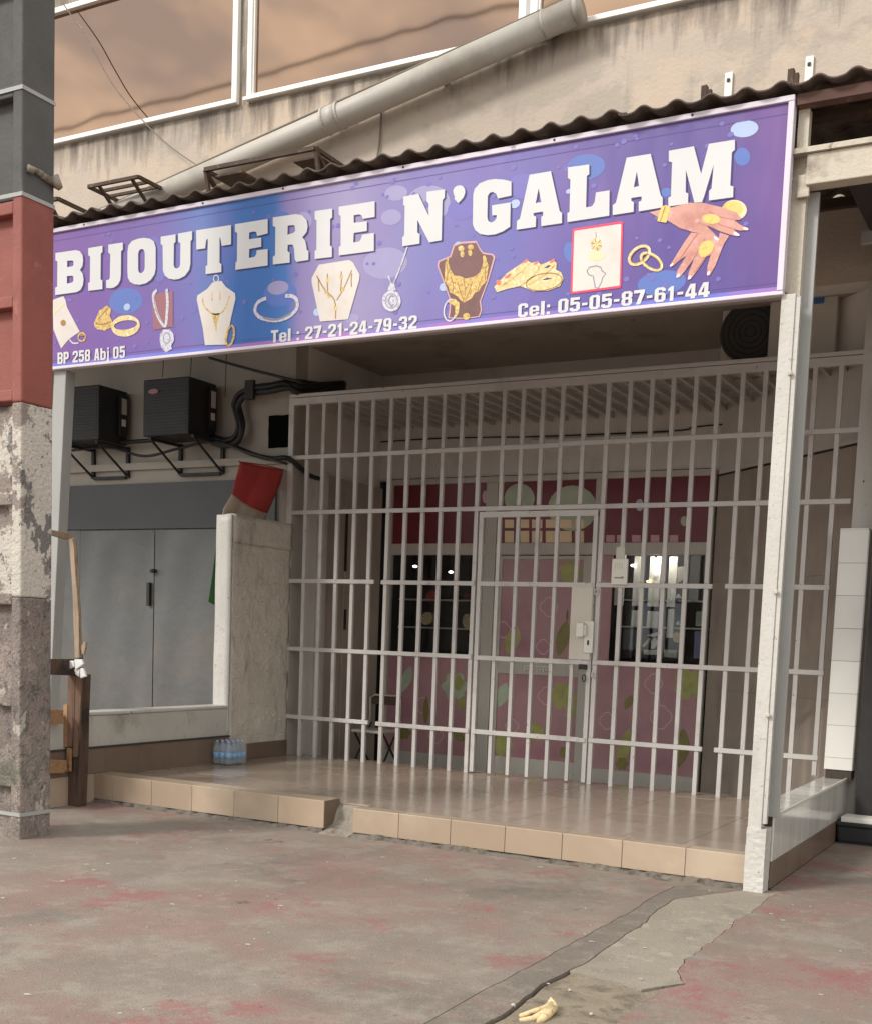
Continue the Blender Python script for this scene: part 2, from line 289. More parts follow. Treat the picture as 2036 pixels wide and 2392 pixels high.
def rough_box(x0, x1, y0, y1, z0, z1, amp=.006, step=.05, fr=9):
    bm = bmesh.new(); nx, ny, nz_ = [max(1, round(abs(q)/step)) for q in (x1-x0, y1-y0, z1-z0)]
    idx = {}; m = MB()
    def vid(i, j, k):
        if (i, j, k) not in idx:
            p = Vector((x0+(x1-x0)*i/nx, y0+(y1-y0)*j/ny, z0+(z1-z0)*k/nz_)); q = p*fr
            d = Vector((mnoise.noise(q), mnoise.noise(q+Vector((7, 3, 1))), mnoise.noise(q+Vector((1, 9, 4)))))
            idx[(i, j, k)] = len(m.v); m.v.append(p+d*amp)
        return idx[(i, j, k)]
    for i in range(nx):
        for k in range(nz_):
            for j in (0, ny): m.f.append((vid(i, j, k), vid(i+1, j, k), vid(i+1, j, k+1), vid(i, j, k+1)))
    for j in range(ny):
        for k in range(nz_):
            for i in (0, nx): m.f.append((vid(i, j, k), vid(i, j+1, k), vid(i, j+1, k+1), vid(i, j, k+1)))
    for i in range(nx):
        for j in range(ny):
            for k in (0, nz_): m.f.append((vid(i, j, k), vid(i+1, j, k), vid(i+1, j+1, k), vid(i, j+1, k)))
    return m
ORG = {}
def mesh_of(name, mb, m, org=Vector((0, 0, 0)), smooth=False):
    me = bpy.data.meshes.new(name); me.from_pydata([p-org for p in mb.v], [], mb.f); me.update()
    bm = bmesh.new(); bm.from_mesh(me); bmesh.ops.recalc_face_normals(bm, faces=bm.faces); bm.to_mesh(me); bm.free()
    if smooth:
        for p in me.polygons: p.use_smooth = True
    me.materials.append(m); return me
def tag(o, label=None, cat=None, group=None, kind=None):
    if label: o['label'] = label
    if cat: o['category'] = cat
    if group: o['group'] = group
    if kind: o['kind'] = kind
    return o
def build(name, mb, m, parent=None, smooth=False, bevel=0, label=None, cat=None, group=None, kind=None):
    if parent is None:
        xs = [p.x for p in mb.v]; ys = [p.y for p in mb.v]; zs = [p.z for p in mb.v]
        org = Vector(((min(xs)+max(xs))/2, (min(ys)+max(ys))/2, min(zs)))
    else: org = ORG[parent.name]
    o = bpy.data.objects.new(name, mesh_of(name, mb, m, org, smooth)); COL.objects.link(o)
    if parent is None: o.location = org
    else: o.parent = parent
    ORG[o.name] = org
    if bevel:
        b = o.modifiers.new('bevel', 'BEVEL'); b.width = bevel; b.segments = 2; b.limit_method = 'ANGLE'; b.angle_limit = R(40)
    return tag(o, label, cat, group, kind)
def inst(o, loc, rot=None, parent=None):
    """another object sharing o's mesh; loc in world metres"""
    c = o.copy(); COL.objects.link(c); p = parent or o.parent
    c.parent = p; c.location = Vector(loc)-(ORG[p.name] if p else Vector()); ORG[c.name] = ORG[o.name]
    if rot: c.rotation_euler = rot
    return c
def thing(name, label, cat, loc, group=None):
    o = bpy.data.objects.new(name, None); COL.objects.link(o); o.location = loc; o.empty_display_size = .1
    ORG[o.name] = Vector(loc); return tag(o, label, cat, group)
def struct(name, loc=(0, 0, 0)):
    o = bpy.data.objects.new(name, None); COL.objects.link(o); o.location = loc; ORG[o.name] = Vector(loc); o['kind'] = 'structure'; return o
def B(*a): return MB().box(*a)

FZ = .197        # terrace floor height
GY = 2.59        # grille plane
WY = 2.60        # building face
BY = 4.20        # back wall of the recess (shop front)

# ================================================================== SETTING: ground
gr = struct('ground')
build('earth', B(-300, 300, -300, 300, -.6, -.05), m_under, gr)
G = crop(1018, 1900, .5771)
def gl(pts): return [PZ(*G(x, y), 0) for x, y in pts]
crackA = gl([(965,295),(915,322),(860,350),(800,390),(745,420),(700,447),(660,465),(600,500),(555,520),(500,553),(440,585),(375,622),(310,655),(200,715),(0,830)])
crackB = gl([(1400,318),(1340,340),(1318,372),(1270,405),(1215,430),(1190,462),(1160,480),(1120,520),(1095,530),(1050,568),(1010,590),(975,640),(1005,688)])
crackC = gl([(968,345),(925,372),(880,400),(850,440),(820,460),(760,490),(725,525),(690,545),(620,600),(540,635),(430,690),(360,745),(290,800),(200,853)])
def jit(pts, a):
    out = []
    for i, p in enumerate(pts):
        out.append(Vector((p.x+random.uniform(-a, a), p.y+random.uniform(-a, a), 0)))
        if i < len(pts)-1:
            for t in (.33, .66): q = p.lerp(pts[i+1], t); out.append(Vector((q.x+random.uniform(-a, a), q.y+random.uniform(-a, a), 0)))
    return out
def ext(p, q, Y):
    d = q-p; return q + d*((Y-q.y)/d.y)
def shift(pts, dx): return [Vector((p.x+dx, p.y, 0)) for p in pts]
A_ = jit(crackA, .006); A_.append(ext(crackA[0], crackA[-1], -30))
C_ = jit(crackC, .005); C_.append(ext(crackC[0], crackC[-1], -30))
B_ = jit(crackB, .006)
A_.insert(0, Vector((crackA[0].x+.25, .06, 0))); C_.insert(0, Vector((crackC[0].x+.30, .06, 0)))
b0 = Vector((-1.50, .06, 0)); B_.insert(0, b0)
bend = B_[-1]
def slab(pts, m, z0=-.06, z1=0.0, name='pavement_slab'):
    return build(name, MB().prism([Vector((p.x, p.y, z1)) for p in pts], (0, 0, z0-z1)), m, gr)
slab([Vector((-60, 2.62, 0)), Vector((-7.02, 2.62, 0)), Vector((-7.02, .06, 0))] + shift(A_, -.0018) + [Vector((-60, -30, 0))], m_pave)
slab(shift(A_, .0018) + shift(C_, -.002)[::-1], m_pave_strip, z1=-.001)
# light patch between C and B, ends in a broken lip, sandy dirt below it
lipC = min(range(len(C_)), key=lambda i: (C_[i]-crackC[9]).length)
lip = gl([(600,650),(680,672),(760,690),(830,712),(900,700)])
slab(shift(C_[:lipC+1], .003) + lip + [bend] + shift(B_[:-1], -.002)[::-1], m_pave_light, z1=-.002)
dl = ext(C_[-2], C_[-1], -30)
BX = [Vector((p.x, p.y, 0)) for p in gl([(1010,692),(900,712),(870,745),(800,790),(720,853)])]
BX.append(ext(BX[0], BX[-1], -30))
slab(shift(C_[lipC:], .012) + [Vector((p.x, p.y-.012, 0)) for p in BX[::-1]] + [Vector((p.x, p.y-.012, 0)) for p in lip[::-1]], m_dirt, z1=-.013, name='dirt_patch')
slab([Vector((30, -30, 0)), Vector((30, 9, 0)), Vector((-1.515, 9, 0)), Vector((-1.515, .08, 0))] + shift(B_, .0025) + [Vector((p.x+.006, p.y, 0)) for p in BX], m_pave_r, z1=.0)

# ================================================================== SETTING: tiled terrace
te = struct('terrace', (-4.2, 1.3, 0))
build('slab_core', B(-6.86, -1.66, .40, 2.66, -.05, FZ-.012), m_grout, te)
build('slab_edge', B(-6.86, -4.64, .13, .398, -.05, FZ-.012), m_grout, te)
build('slab_edge', B(-4.36, -1.66, .13, .398, -.05, FZ-.012), m_grout, te)
ramp = MB().prism([(-4.62, .40, FZ-.013), (-4.62, .20, FZ-.014), (-4.62, .165, FZ-.05), (-4.62, .12, .05), (-4.62, .03, .022), (-4.62, -.06, .004), (-4.62, -.06, -.03), (-4.62, .40, -.03)], (.24, 0, 0))
build('ramp', ramp, m_conc, te)
T = .40
proto = None
tm = B(-T/2+.0015, T/2-.0015, -T/2+.0015, T/2-.0015, 0, .0115)
for i in range(13):
    for j in range(6):
        x = -1.87-i*T; y = .60+j*T
        if y > 2.6: continue
        a = random.uniform(-.001, .001)
        if proto is None:
            proto = build('floor_tile', MB().add([p for p in tm.v], tm.f), m_floor, None); proto.parent = te; proto.location = Vector((x, y, FZ-.012))-ORG[te.name]
        else: c = inst(proto, (x, y, FZ-.012+a), parent=te)
# narrow cut tiles in front row
pr2 = build('floor_tile', B(-T/2+.0015, T/2-.0015, .1355, .3985, FZ-.012, FZ-.0005), m_floor, None)
pr2.parent = te; pr2.location = Vector((-1.87, .267, FZ-.012))-ORG[te.name]
for i in range(1, 13):
    x = -1.87-i*T
    if -4.84 < x < -4.2: continue
    inst(pr2, (x, .267, FZ-.012), parent=te)
build('floor_tile', B(-4.6385, -4.3595, .205, .3985, FZ-.0115, FZ-.0005), m_floor, te); build('floor_tile', B(-4.358, -4.0715, .1355, .3985, FZ-.0115, FZ-.0005), m_floor, te); build('floor_tile', B(-4.8685, -4.642, .1355, .3985, FZ-.0115, FZ-.0005), m_floor, te)
# shop floor behind the grille, at street level
build('shop_floor', B(-6.9, -1.5, 2.66, 8.2, -.05, .0), m_grout, te)

def kerb(name, x0, x1, z, label, joints, mside):
    k = thing(name, label, 'kerb', ((x0+x1)/2, .06, 0))
    build('core', B(x0+.012, x1-.012, .012, .128, .0, z-.012), m_grout, k)
    xs = [x0]+joints+[x1]
    for a, b in zip(xs[:-1], xs[1:]):
        build('front_tile', B(a+.0015, b-.0015, 0, .0115, .028, z), m_tan_tile, k, bevel=.003)
        build('top_tile', B(a+.0015, b-.0015, .0125, .128, z-.0115, z-.001), m_tan_tile, k, bevel=.002)
    # crumbling mortar under the tiles
    mo = MB(); n = int((x1-x0)/.05); pts = []
    for i in range(n+1):
        x = x0+(x1-x0)*i/n; pts.append((x, random.uniform(-.05, -.018), random.uniform(.012, .034)))
    for i in range(n):
        a, b = pts[i], pts[i+1]
        mo.add([(a[0], a[1], -.002), (b[0], b[1], -.002), (b[0], b[1]*.45, b[2]), (a[0], a[1]*.45, a[2]), (a[0], .01, a[2]+.004), (b[0], .01, b[2]+.004)], [(0,1,2,3),(3,2,5,4)])
    build('mortar', mo, mat('grey_mortar', lin(112, 104, 94), .95, .25, 9, [(lin(76, 69, 62), 16, .5, .66)], .9, 60), k)
    return k
kr = kerb('tiled_kerb', -4.38, -1.61, FZ+.002, 'tan tiled kerb from the gap to the white post on the right', [-4.01, -3.61, -3.21, -2.81, -2.41, -2.01], m_tan_tile)
kl = kerb('tiled_kerb', -6.90, -4.62, FZ+.028, 'tan tiled kerb left of the gap, behind the wooden stand', [-6.62, -6.22, -5.82, -5.42, -5.02], m_tan_tile)
build('end_tile', B(-4.632, -4.6205, .013, .20, .0, FZ+.0265), m_base_tile, kl)
build('back_core', B(-6.9, -4.634, .13, .20, FZ-.0004, FZ+.018), m_grout, kl)
for a, b in zip([-6.9, -6.62, -6.22, -5.82, -5.42, -5.02], [-6.62, -6.22, -5.82, -5.42, -5.02, -4.634]):
    build('top_tile', B(a+.0015, b-.0015, .13, .20, FZ+.0185, FZ+.027), m_tan_tile, kl)

# ================================================================== BUILDING
bd = thing('commercial_building', 'beige stained commercial building with bronze windows above the shop sign', 'building', (-5, WY, 0))
SZ = 4.17; SILL = 6.44
build('upper_wall', B(-16, 8, WY, WY+.25, SZ+.002, SILL), m_wall, bd)
build('upper_wall', B(-16, 8, WY, WY+.25, 7.86, 9.6), m_wall, bd)
build('soffit', B(-7.03, 7.5, WY+.251, BY, SZ, SZ+.12), mat('stained_soffit', lin(168, 158, 147), .9, .12, 1.4, [(lin(110, 100, 90), 1.8, .52, .72, (1, 1, 1), .6), (DIRT, 11, .66, .70, (1, 1, 1), .7)], .3, 30), bd)
build('lintel', B(-6.829, 7.5, WY+.003, WY+.25, SZ-.002, SZ+.0015), m_wall_shop, bd)
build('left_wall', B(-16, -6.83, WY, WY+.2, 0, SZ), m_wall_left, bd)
build('recess_side_wall', B(-7.03, -6.832, WY+.2, BY, 0, SZ-.001), m_wall_shop, bd)
build('recess_back_wall', B(-7.03, 1.5, BY, BY+.15, 3.08, SZ), m_wall_shop, bd)
# splayed brown wall at the right of the shop front, with tile joints
p0 = Vector((-3.13, BY, 0)); p1 = Vector((-1.60, WY+.12, 0)); dd = (p1-p0).normalized(); nn = Vector((dd.y, -dd.x, 0))
LW = (p1-p0).length
def sbox(mb, u0, u1, z0, z1, t0, t1):
    c = [p0+dd*u+nn*t for u in (u0, u1) for t in (t0, t1)]
    mb.add([c[0]+Vector((0,0,z0)), c[2]+Vector((0,0,z0)), c[3]+Vector((0,0,z0)), c[1]+Vector((0,0,z0)), c[0]+Vector((0,0,z1)), c[2]+Vector((0,0,z1)), c[3]+Vector((0,0,z1)), c[1]+Vector((0,0,z1))],
           [(0,3,2,1),(4,5,6,7),(0,1,5,4),(1,2,6,5),(2,3,7,6),(3,0,4,7)]); return mb
sw = build('splayed_wall', sbox(MB(), 0, LW, 0, 3.02, -.15, -.011), m_grout, bd)
for iz in range(3):
    for iu in range(2):
        u0 = iu*LW/2; z0 = [0, 1.02, 2.02][iz]; z1 = [1.018, 2.018, 3.0][iz]
        build('wall_panel', sbox(MB(), u0+.001, u0+LW/2-.001, z0, z1, -.0105, 0), m_brown, sw)
build('wall_above_splay', sbox(MB(), 0, LW, 3.021, SZ, -.15, .006), m_wall_shop, bd)
# right pier and neighbour's bay
build('right_pier', B(-1.63, -1.47, WY-.02, WY+.3, 0, SZ), m_post, bd)
build('ledge', B(-16, -6.85, WY-.05, WY-.001, 3.02, 3.09), m_wall_left, bd)
build('wall_hole', rough_box(PY(628, 1000, WY).x, PY(684, 1000, WY).x, WY-.006, WY-.0015, PY(650, 1046, WY).z, PY(650, 970, WY).z, .006, .03, 12), mat('hole_dark', (.006, .006, .006), .95, 0, spec=0), bd, label='dark square hole in the left wall')

# windows: white frames, bronze mirror panes
def window(x0, x1, z0, z1, mull=(), first=False):
    f = MB(); t = .055
    f.box(x0, x1, WY-.03, WY+.06, z0, z0+t).box(x0, x1, WY-.03, WY+.06, z1-t, z1).box(x0, x0+t, WY-.028, WY+.06, z0+t, z1-t).box(x1-t, x1, WY-.028, WY+.06, z0+t, z1-t)
    f.box(x0-.02, x1+.02, WY-.06, WY-.031, z0-.005, z0+.03)
    xs = [x0+t]+list(mull)+[x1-t]
    for q in mull: f.box(q-.02, q+.02, WY-.02, WY+.05, z0+t, z1-t)
    o = build('window_frame', f, m_frame, bd, bevel=.004)
    build('inner_stile', B(x0+t, x0+t+.018, WY-.012, WY+.05, z0+t, z1-t), m_frame, o); build('inner_stile', B(x1-t-.018, x1-t, WY-.012, WY+.05, z0+t, z1-t), m_frame, o)
    for a, b in zip(xs[:-1], xs[1:]):
        build('pane', B(a, b, WY+.02, WY+.03, z0+t, z1-t), m_bronze, o)
    return o
w2l = PY(580, 200, WY).x; w1r = PY(557, 200, WY).x
window(-10.9, w1r, SILL+.02, 7.84, [])
window(w2l, -4.55, SILL+.02, 7.84, [])
window(-4.50, -1.2, SILL+.02, 7.84, [-2.9])
build('window_pier', B(w1r+.002, w2l-.002, WY+.02, WY+.24, SILL, 7.86), m_wall, bd)
build('window_pier', B(-1.198, 8, WY+.01, WY+.24, SILL, 7.86), m_wall, bd)
build('window_pier', B(-16, -10.92, WY+.01, WY+.24, SILL, 7.86), m_wall, bd)

# ================================================================== left side: stub wall, low wall, steel door, AC units
st = MB(); NS = 14
for i in range(NS):      # hand-plastered wall end, slightly uneven outline
    pass
zs = [.0+2.44*i/NS for i in range(NS+1)]
ring = []
for z in zs:
    dx = random.uniform(-.008, .008); dy = random.uniform(-.012, .012)
    ring.append([(-7.0+dx, 1.70+dy, z), (-6.832+dx*.6, 1.70+dy*.8, z), (-6.832+random.uniform(-.004, .004), WY-.002, z), (-7.0, WY-.002, z)])
vv = [p for r_ in ring for p in r_]; ff = []
for i in range(NS):
    for k in range(4): ff.append((i*4+k, i*4+(k+1) % 4, i*4+4+(k+1) % 4, i*4+4+k))
ff += [(3, 2, 1, 0), tuple(NS*4+k for k in range(4))]
stub = thing('stub_wall', 'rough plastered wall end with bright white front face beside the grille', 'wall', (-6.92, 2.1, 0))
build('plaster_body', rough_box(-7.0, -6.832, 1.70, WY-.002, 0, 2.20, .010, .04, 7), m_stub, stub, True)
build('plaster_cap', rough_box(-7.0, -6.818, 1.71, WY-.002, 2.19, 2.443, .012, .04, 8), m_stub, stub, True)
tw = MB()
for zi in range(14):
    for yi in range(7):
        if random.random() < .25: continue
        y = 1.78+yi*.118+random.uniform(-.03, .03); z = .42+zi*.142+random.uniform(-.04, .04); l_ = random.uniform(.015, .035); sl = random.uniform(-.4, .7)
        tw.tube([(-6.834, y-l_, z-l_*sl*.6-.006), (-6.826, y-l_*.3, z+.002), (-6.825, y+l_*.4, z+l_*sl*.3), (-6.834, y+l_, z+l_*sl*.2-.008)], [.004, .010, .009, .003], 5)
build('trowel_marks', tw, m_stub, stub, kind='stuff')
build('skirting_tile', B(-6.831, -6.816, 1.72, WY-.01, FZ+.001, FZ+.15), m_base_tile, stub)
build('socket_hole', B(-6.93, -6.90, 1.682, 1.70, .98, 1.02), m_black, stub)
build('front_face', rough_box(-7.0, -6.83, 1.672, 1.70, .45, 2.44, .008, .06, 2.6), m_post, stub, True)

lw = thing('low_side_wall', 'low grey-white parapet wall with brown tile base left of the terrace', 'wall', (-6.92, .8, 0))
build('parapet', B(-7.0, -6.835, -.60, 1.68, .0, .685), mat('stained_parapet', lin(186, 182, 172), .85, .08, 2, [(lin(96, 84, 64), 1.6, .56, .72, (1, 1, .7), .7), (lin(70, 60, 48), 5, .6, .72, (1, 1.6, .6), .5)], .4, 30), lw, bevel=.01)
build('coping', B(-7.01, -6.825, -.61, 1.69, .686, .715), m_post, lw, bevel=.01)
for j in range(4):
    build('base_tile', B(-6.8345, -6.815, .12+j*.39, .12+j*.39+.387, FZ-.01, .425), m_base_tile, lw, bevel=.002)
build('ledge', B(-6.834, -6.808, -.60, 1.69, .4255, .44), m_grout, lw)
for j in range(2): build('base_tile', B(-6.8345, -6.815, -.60+j*.36, -.60+j*.36+.357, .226, .425), m_base_tile, lw, bevel=.002)
for j in range(2): build('front_tile', B(-6.8345, -6.812, -.60+j*.30, -.60+j*.30+.2975, .0, .2245), m_tan_tile, lw, bevel=.002)

# grey steel double door
D4 = crop(0, 1000, .4342)
def dX(x, y): return PY(*D4(x, y), WY-.05).x
dr = thing('steel_double_door', 'dented grey sheet steel double door under the air conditioners', 'door', (-8.6, WY-.05, 0))
seam = PY(362, 1233, WY-.05).x
def dented(x0, x1, z0, z1, y):
    nx, nz_ = 14, 26; v = []; f = []
    for j in range(nz_+1):
        for i in range(nx+1):
            u = i/nx; t = j/nz_
            dz = .012*math.sin(5*u+3*t)*math.sin(7*t+1)+.008*math.sin(13*u-6*t) if 0 < i < nx and 0 < j < nz_ else 0
            v.append((x0+(x1-x0)*u, y+dz, z0+(z1-z0)*t))
    for j in range(nz_):
        for i in range(nx): a = j*(nx+1)+i; f.append((a, a+1, a+nx+2, a+nx+1))
    return MB().add(v, f)
lf = build('door_leaf', dented(seam-1.05, seam-.006, .02, 2.40, WY-.05), m_door, dr, smooth=True)
rf = build('door_leaf', dented(seam+.006, seam+1.05, .02, 2.40, WY-.05), m_door, dr, smooth=True)
build('seam_gap', B(seam-.006, seam+.006, WY-.03, WY-.02, .02, 2.4), m_black, dr)
build('transom_sheet', B(seam-1.6, -7.0, WY-.052, WY-.02, 2.415, 2.88), mat('dark_grey_sheet', lin(74, 74, 76), .5, .08, 1.5, (), .1, 3), dr)
build('side_sheet', B(seam+1.056, -7.0, WY-.048, WY-.02, .02, 2.405), m_door, dr)
build('side_sheet', B(seam-1.6, seam-1.056, WY-.048, WY-.02, .02, 2.405), m_door, dr)
for z in (1.98, .32): build('hasp', MB().lathe((seam, WY-.07, z), [(.03, -.018), (.034, 0), (.03, .018)], 10), m_blackmetal, dr)
build('handle', B(seam-.075, seam-.035, WY-.085, WY-.05, 1.62, 1.86), m_blackmetal, lf, bevel=.004)

# AC units on the left wall
def ac_unit(x0, label):
    wd, h, y0, y1, z0 = .58, .545, 2.14, 2.55, 3.27
    a = thing('air_conditioner', label, 'air conditioner', (x0+wd/2, (y0+y1)/2, z0), 'black air conditioner units on the left wall')
    c = build('case', B(x0, x0+wd, y0, y1, z0, z0+h), mat('black_case', (.019, .019, .020), .55, .1, 4, (), .03, 30), a, bevel=.012)
    gm = MB()
    for k in range(16): gm.box(x0+.03, x0+wd-.03, y0-.006, y0-.0005, z0+.04+k*.030, z0+.05+k*.030)
    build('front_grille', gm, m_black, a, kind='stuff')
    build('badge', MB().lathe((0, 0, 0), [(.001, 0), (.05, 0), (.05, .008), (.001, .008)], 16), mat('pink_badge', lin(150, 104, 108), .4, 0), a)
    bo = a.children[-1] if a.children else None
    for o in COL.objects:
        if o.parent == a and o.name.startswith('badge'):
            o.location = Vector((x0+.14, y0-.004, z0+h-.12))-ORG[a.name]; o.rotation_euler = (R(90), 0, 0); o.scale = (1.25, .5, 1)
            # badge mesh was built around the world origin
            for v in o.data.vertices: v.co += ORG[a.name]
    vp_ = build('valve_plate', B(x0+wd+.001, x0+wd+.035, y1-.14, y1-.03, z0+.08, z0+h-.05), m_black, a, bevel=.004)
    build('sticker', B(x0+wd+.0355, x0+wd+.037, y1-.12, y1-.05, z0+.30, z0+.46), m_grey_unit, vp_)
    build('sticker', B(x0+wd+.0355, x0+wd+.037, y1-.12, y1-.06, z0+.18, z0+.25), m_offwhite, vp_)
    return a
ac2 = ac_unit(-8.33, 'black air conditioner unit with pink badge next to the thick black pipes')
ac1 = ac_unit(-9.50, 'black air conditioner unit half hidden behind the red and white pole')
def ac_bracket(x0, x1, label):
    b = thing('wall_bracket', label, 'bracket', ((x0+x1)/2, WY-.02, 2.93), 'iron brackets under the left air conditioners')
    zt, zb = 3.262, 2.95
    for x in (x0, x1):
        build('upright', MB().bar((x, WY-.022, zb), (x, WY-.022, zt), .035, .03), m_blackmetal, b)
        build('arm', MB().bar((x, 2.12, zt-.018), (x, WY-.04, zt-.018), .03, .03), m_blackmetal, b)
        build('brace', MB().bar((x, 2.16, zt-.04), (x, WY-.04, zb+.02), .018, .018), m_blackmetal, b)
    build('tie_bar', MB().bar((x0+.016, WY-.03, zb), (x1-.016, WY-.03, zb), .03, .03), m_blackmetal, b)
ac_bracket(-8.22, -7.68, 'black iron bracket holding the air conditioner beside the black pipes')
ac_bracket(-9.42, -8.93, 'black iron bracket partly hidden by the red and white pole')
# black insulated pipe bundle
P3 = crop(0, 500, .3968)
def smooth_path(pts, n=6):
    out = []
    P = [pts[0]]+list(pts)+[pts[-1]]
    for i in range(1, len(P)-2):
        for k in range(n):
            t = k/n; a, b, c, d = P[i-1], P[i], P[i+1], P[i+2]
            out.append(.5*((2*b)+(c-a)*t+(2*a-5*b+4*c-d)*t*t+(3*b-a-3*c+d)*t**3))
    out.append(P[-2]); return out
pb = thing('pipe_bundle', 'thick black insulated pipe bundle bending up beside the air conditioner', 'pipe', (-7.2, 2.5, 3.3))
path = [PY(*P3(x, y), 2.50) for x, y in [(1250,1315),(1330,1335),(1400,1310),(1425,1240),(1405,1150),(1400,1110),(1430,1055),(1500,1025),(1600,1012)]]
path += [Vector((-6.86, 2.53, 3.77))] + [PX(*p, -6.79) for p in [(700, 905), (750, 901), (803, 897)]]
for k, (dx, dz, r) in enumerate([(0, 0, .036), (.02, -.05, .03), (-.03, -.012, .022)]):
    build('pipe', MB().tube(smooth_path([p+Vector((dx*.6, -.02*k, dz)) for p in path]), r, 10), m_cable, pb, smooth=True)
build('clamp', B(-7.30, -7.20, 2.42, 2.46, 3.62, 3.80), m_blackmetal, pb)
def cable(pts, r, m, label, name='cable', group=None, n=6):
    return build(name, MB().tube(smooth_path([Vector(p) for p in pts]), r, 6), m, None, True, label=label, cat='cable', group=group)
cable([PY(*P3(x, y), 2.46) for x, y in [(400,1345),(620,1345),(860,1335),(1060,1310),(1300,1330)]], .022, m_cable, 'black cable running under the air conditioner cases')
cable([PY(*P3(x, y), 2.42) for x, y in [(390,1395),(640,1375),(850,1425),(1050,1380),(1260,1340),(1450,1400),(1690,1470)]], .014, m_cable, 'sagging black cable looping past the brackets towards the grille')
cable([PY(*P3(x, y), 2.50) for x, y in [(1300,1330),(1480,1410),(1600,1440),(1700,1440)]]+[PX(*p, -6.77) for p in [(720, 1108), (745, 1118)]], .024, m_cable, 'thick black cable passing behind the red flag top')
cable([PY(*P3(x, y), 2.40) for x, y in [(1230,845),(1500,920),(1764,985)]]+[Vector((-6.80, 2.6, 3.80)), Vector((-6.79, 3.4, 3.90))], .013, m_cable, 'straight black cable slanting down from the sign to the corner')
for i, (xx, y0_, y1_) in enumerate([(960, 850, 960), (1125, 830, 950), (1330, 800, 1075)]):
    cable([PY(*P3(xx+4, y0_-20), 2.50), PY(*P3(xx, (y0_+y1_)/2), 2.5), PY(*P3(xx-4, y1_), 2.50)], .004, m_cable, ['thin wire hanging left above the pink-badged air conditioner', 'thin wire hanging in the middle above the pink-badged air conditioner', 'thin wire hanging right of the pink-badged air conditioner'][i], 'wire')

# flag draped behind the stub wall
Fc = crop(480, 1060, .13505)
def fpt(u, rows, v):
    pass
levels = [((600,140),(1390,285),-6.93,-6.95), ((530,400),(1240,640),-6.95,-6.97), ((460,690),(1070,1030),-6.98,-7.0), ((310,950),(900,1500),-7.04,-7.05), ((180,1610),(860,1900),-7.10,-7.06), ((120,2080),(820,2300),-7.14,-7.06), ((48,2560),(760,2900),-7.16,-7.06)]
fl = thing('flag', 'red, white and green flag draped behind the rough plaster wall end', 'flag', (-7.02, 2.1, 1.6))
def flag_rows(a, b):
    rows = []
    for i in range(a, b):
        for k in range(5 if i < b-1 else 6):
            t = k/5; (l0, r0, xl0, xr0), (l1, r1, xl1, xr1) = levels[i], levels[i+1]
            row = []
            for j in range(13):
                u = j/12
                px = (l0[0]*(1-t)+l1[0]*t)*(1-u)+(r0[0]*(1-t)+r1[0]*t)*u
                sagv = 50*math.sin(math.pi*u)*(1 if i < 3 else .2)
                py = (l0[1]*(1-t)+l1[1]*t)*(1-u)+(r0[1]*(1-t)+r1[1]*t)*u + (sagv if i >= 1 else sagv*t)
                X = (xl0*(1-t)+xl1*t)*(1-u)+(xr0*(1-t)+xr1*t)*u + .016*math.sin(u*10+i*.6+t*.6)+.008*math.sin(u*23+2*i)
                row.append(PX(*Fc(px, py), X))
            rows.append(row)
    m = MB(); n = 13; m.v = [p for r_ in rows for p in r_]
    for i in range(len(rows)-1):
        for j in range(n-1): a_ = i*n+j; m.f.append((a_, a_+1, a_+n+1, a_+n))
    return m
for (a, b, mm, nm) in [(0, 2, m_flag_red, 'red_band'), (2, 4, m_flag_white, 'white_band'), (4, 6, m_flag_green, 'green_band')]:
    o = build(nm, flag_rows(a, b), mm, fl, smooth=True); sm = o.modifiers.new('solid', 'SOLIDIFY'); sm.thickness = .003
q0 = PX(*Fc(600, 140), -6.93); q1 = PX(*Fc(1390, 285), -6.95)
build('hem_cord', MB().tube([q0+Vector((0, -.02, .005)), q0, q0.lerp(q1, .5)+Vector((0, 0, .012)), q1, q1+Vector((0, .06, .03))], .006, 6), m_flag_red, fl)

# ================================================================== CAGE GRILLE
gt = 3.635
gx0, gx1 = -6.86, -1.60
gc = thing('security_grille', 'grey-white painted iron bar cage with a gate in front of the shop', 'grille', (-4.2, GY, FZ))
rz = [3.075, 2.552, 1.899, 1.243, .580]
def vbar(x, z0, z1, par, w_=.034, y=GY, d=.03, nm='bar'):
    mb = B(x-w_/2, x+w_/2, y, y+d, z0, z1)
    if nm == 'bar':
        for v in mb.v:
            if v.z > 1: v.x += BEND
    return build(nm, mb, m_grille, par)
def hbar(x0, x1, z, par, h=.038, y=GY-.012, d=.024, nm='rail'):
    return build(nm, B(x0, x1, y, y+d, z-h/2, z+h/2), m_grille, par, bevel=.002)
fixed = [-6.674, -6.49, -6.305, -6.12, -5.94, -5.752, -5.568, -5.384, -5.198, -5.012]
right = [-3.455, -3.270, -3.086, -2.904, -2.727, -2.530, -2.352, -2.16, -1.972, -1.785]
gate_bars = [-4.604, -4.425, -4.238, -4.054, -3.860]
BEND = 0
base = vbar(fixed[0], FZ, gt-.06, gc)
BEND = 0
def vb(x, z0, z1):
    global BEND
    j = random.uniform(-.004, .004); BEND = random.uniform(-.006, .006)
    return vbar(x+j*.3, z0, z1, gc)
for x in fixed[1:]: vb(x, FZ, gt-.06)
for x in right: vb(x, FZ if x < -1.9 else .44, gt-.06)
for x in gate_bars: vb(x, 2.575, gt-.06)
vbar(gx0, FZ, gt, gc, .055, GY-.005, .05, 'corner_post')
vbar(gx1, 2.3, gt-.05, gc, .05, GY-.005, .05, 'corner_post')
vbar(-4.838, FZ, gt-.06, gc, .036); vbar(-3.650, FZ, gt-.06, gc, .036)
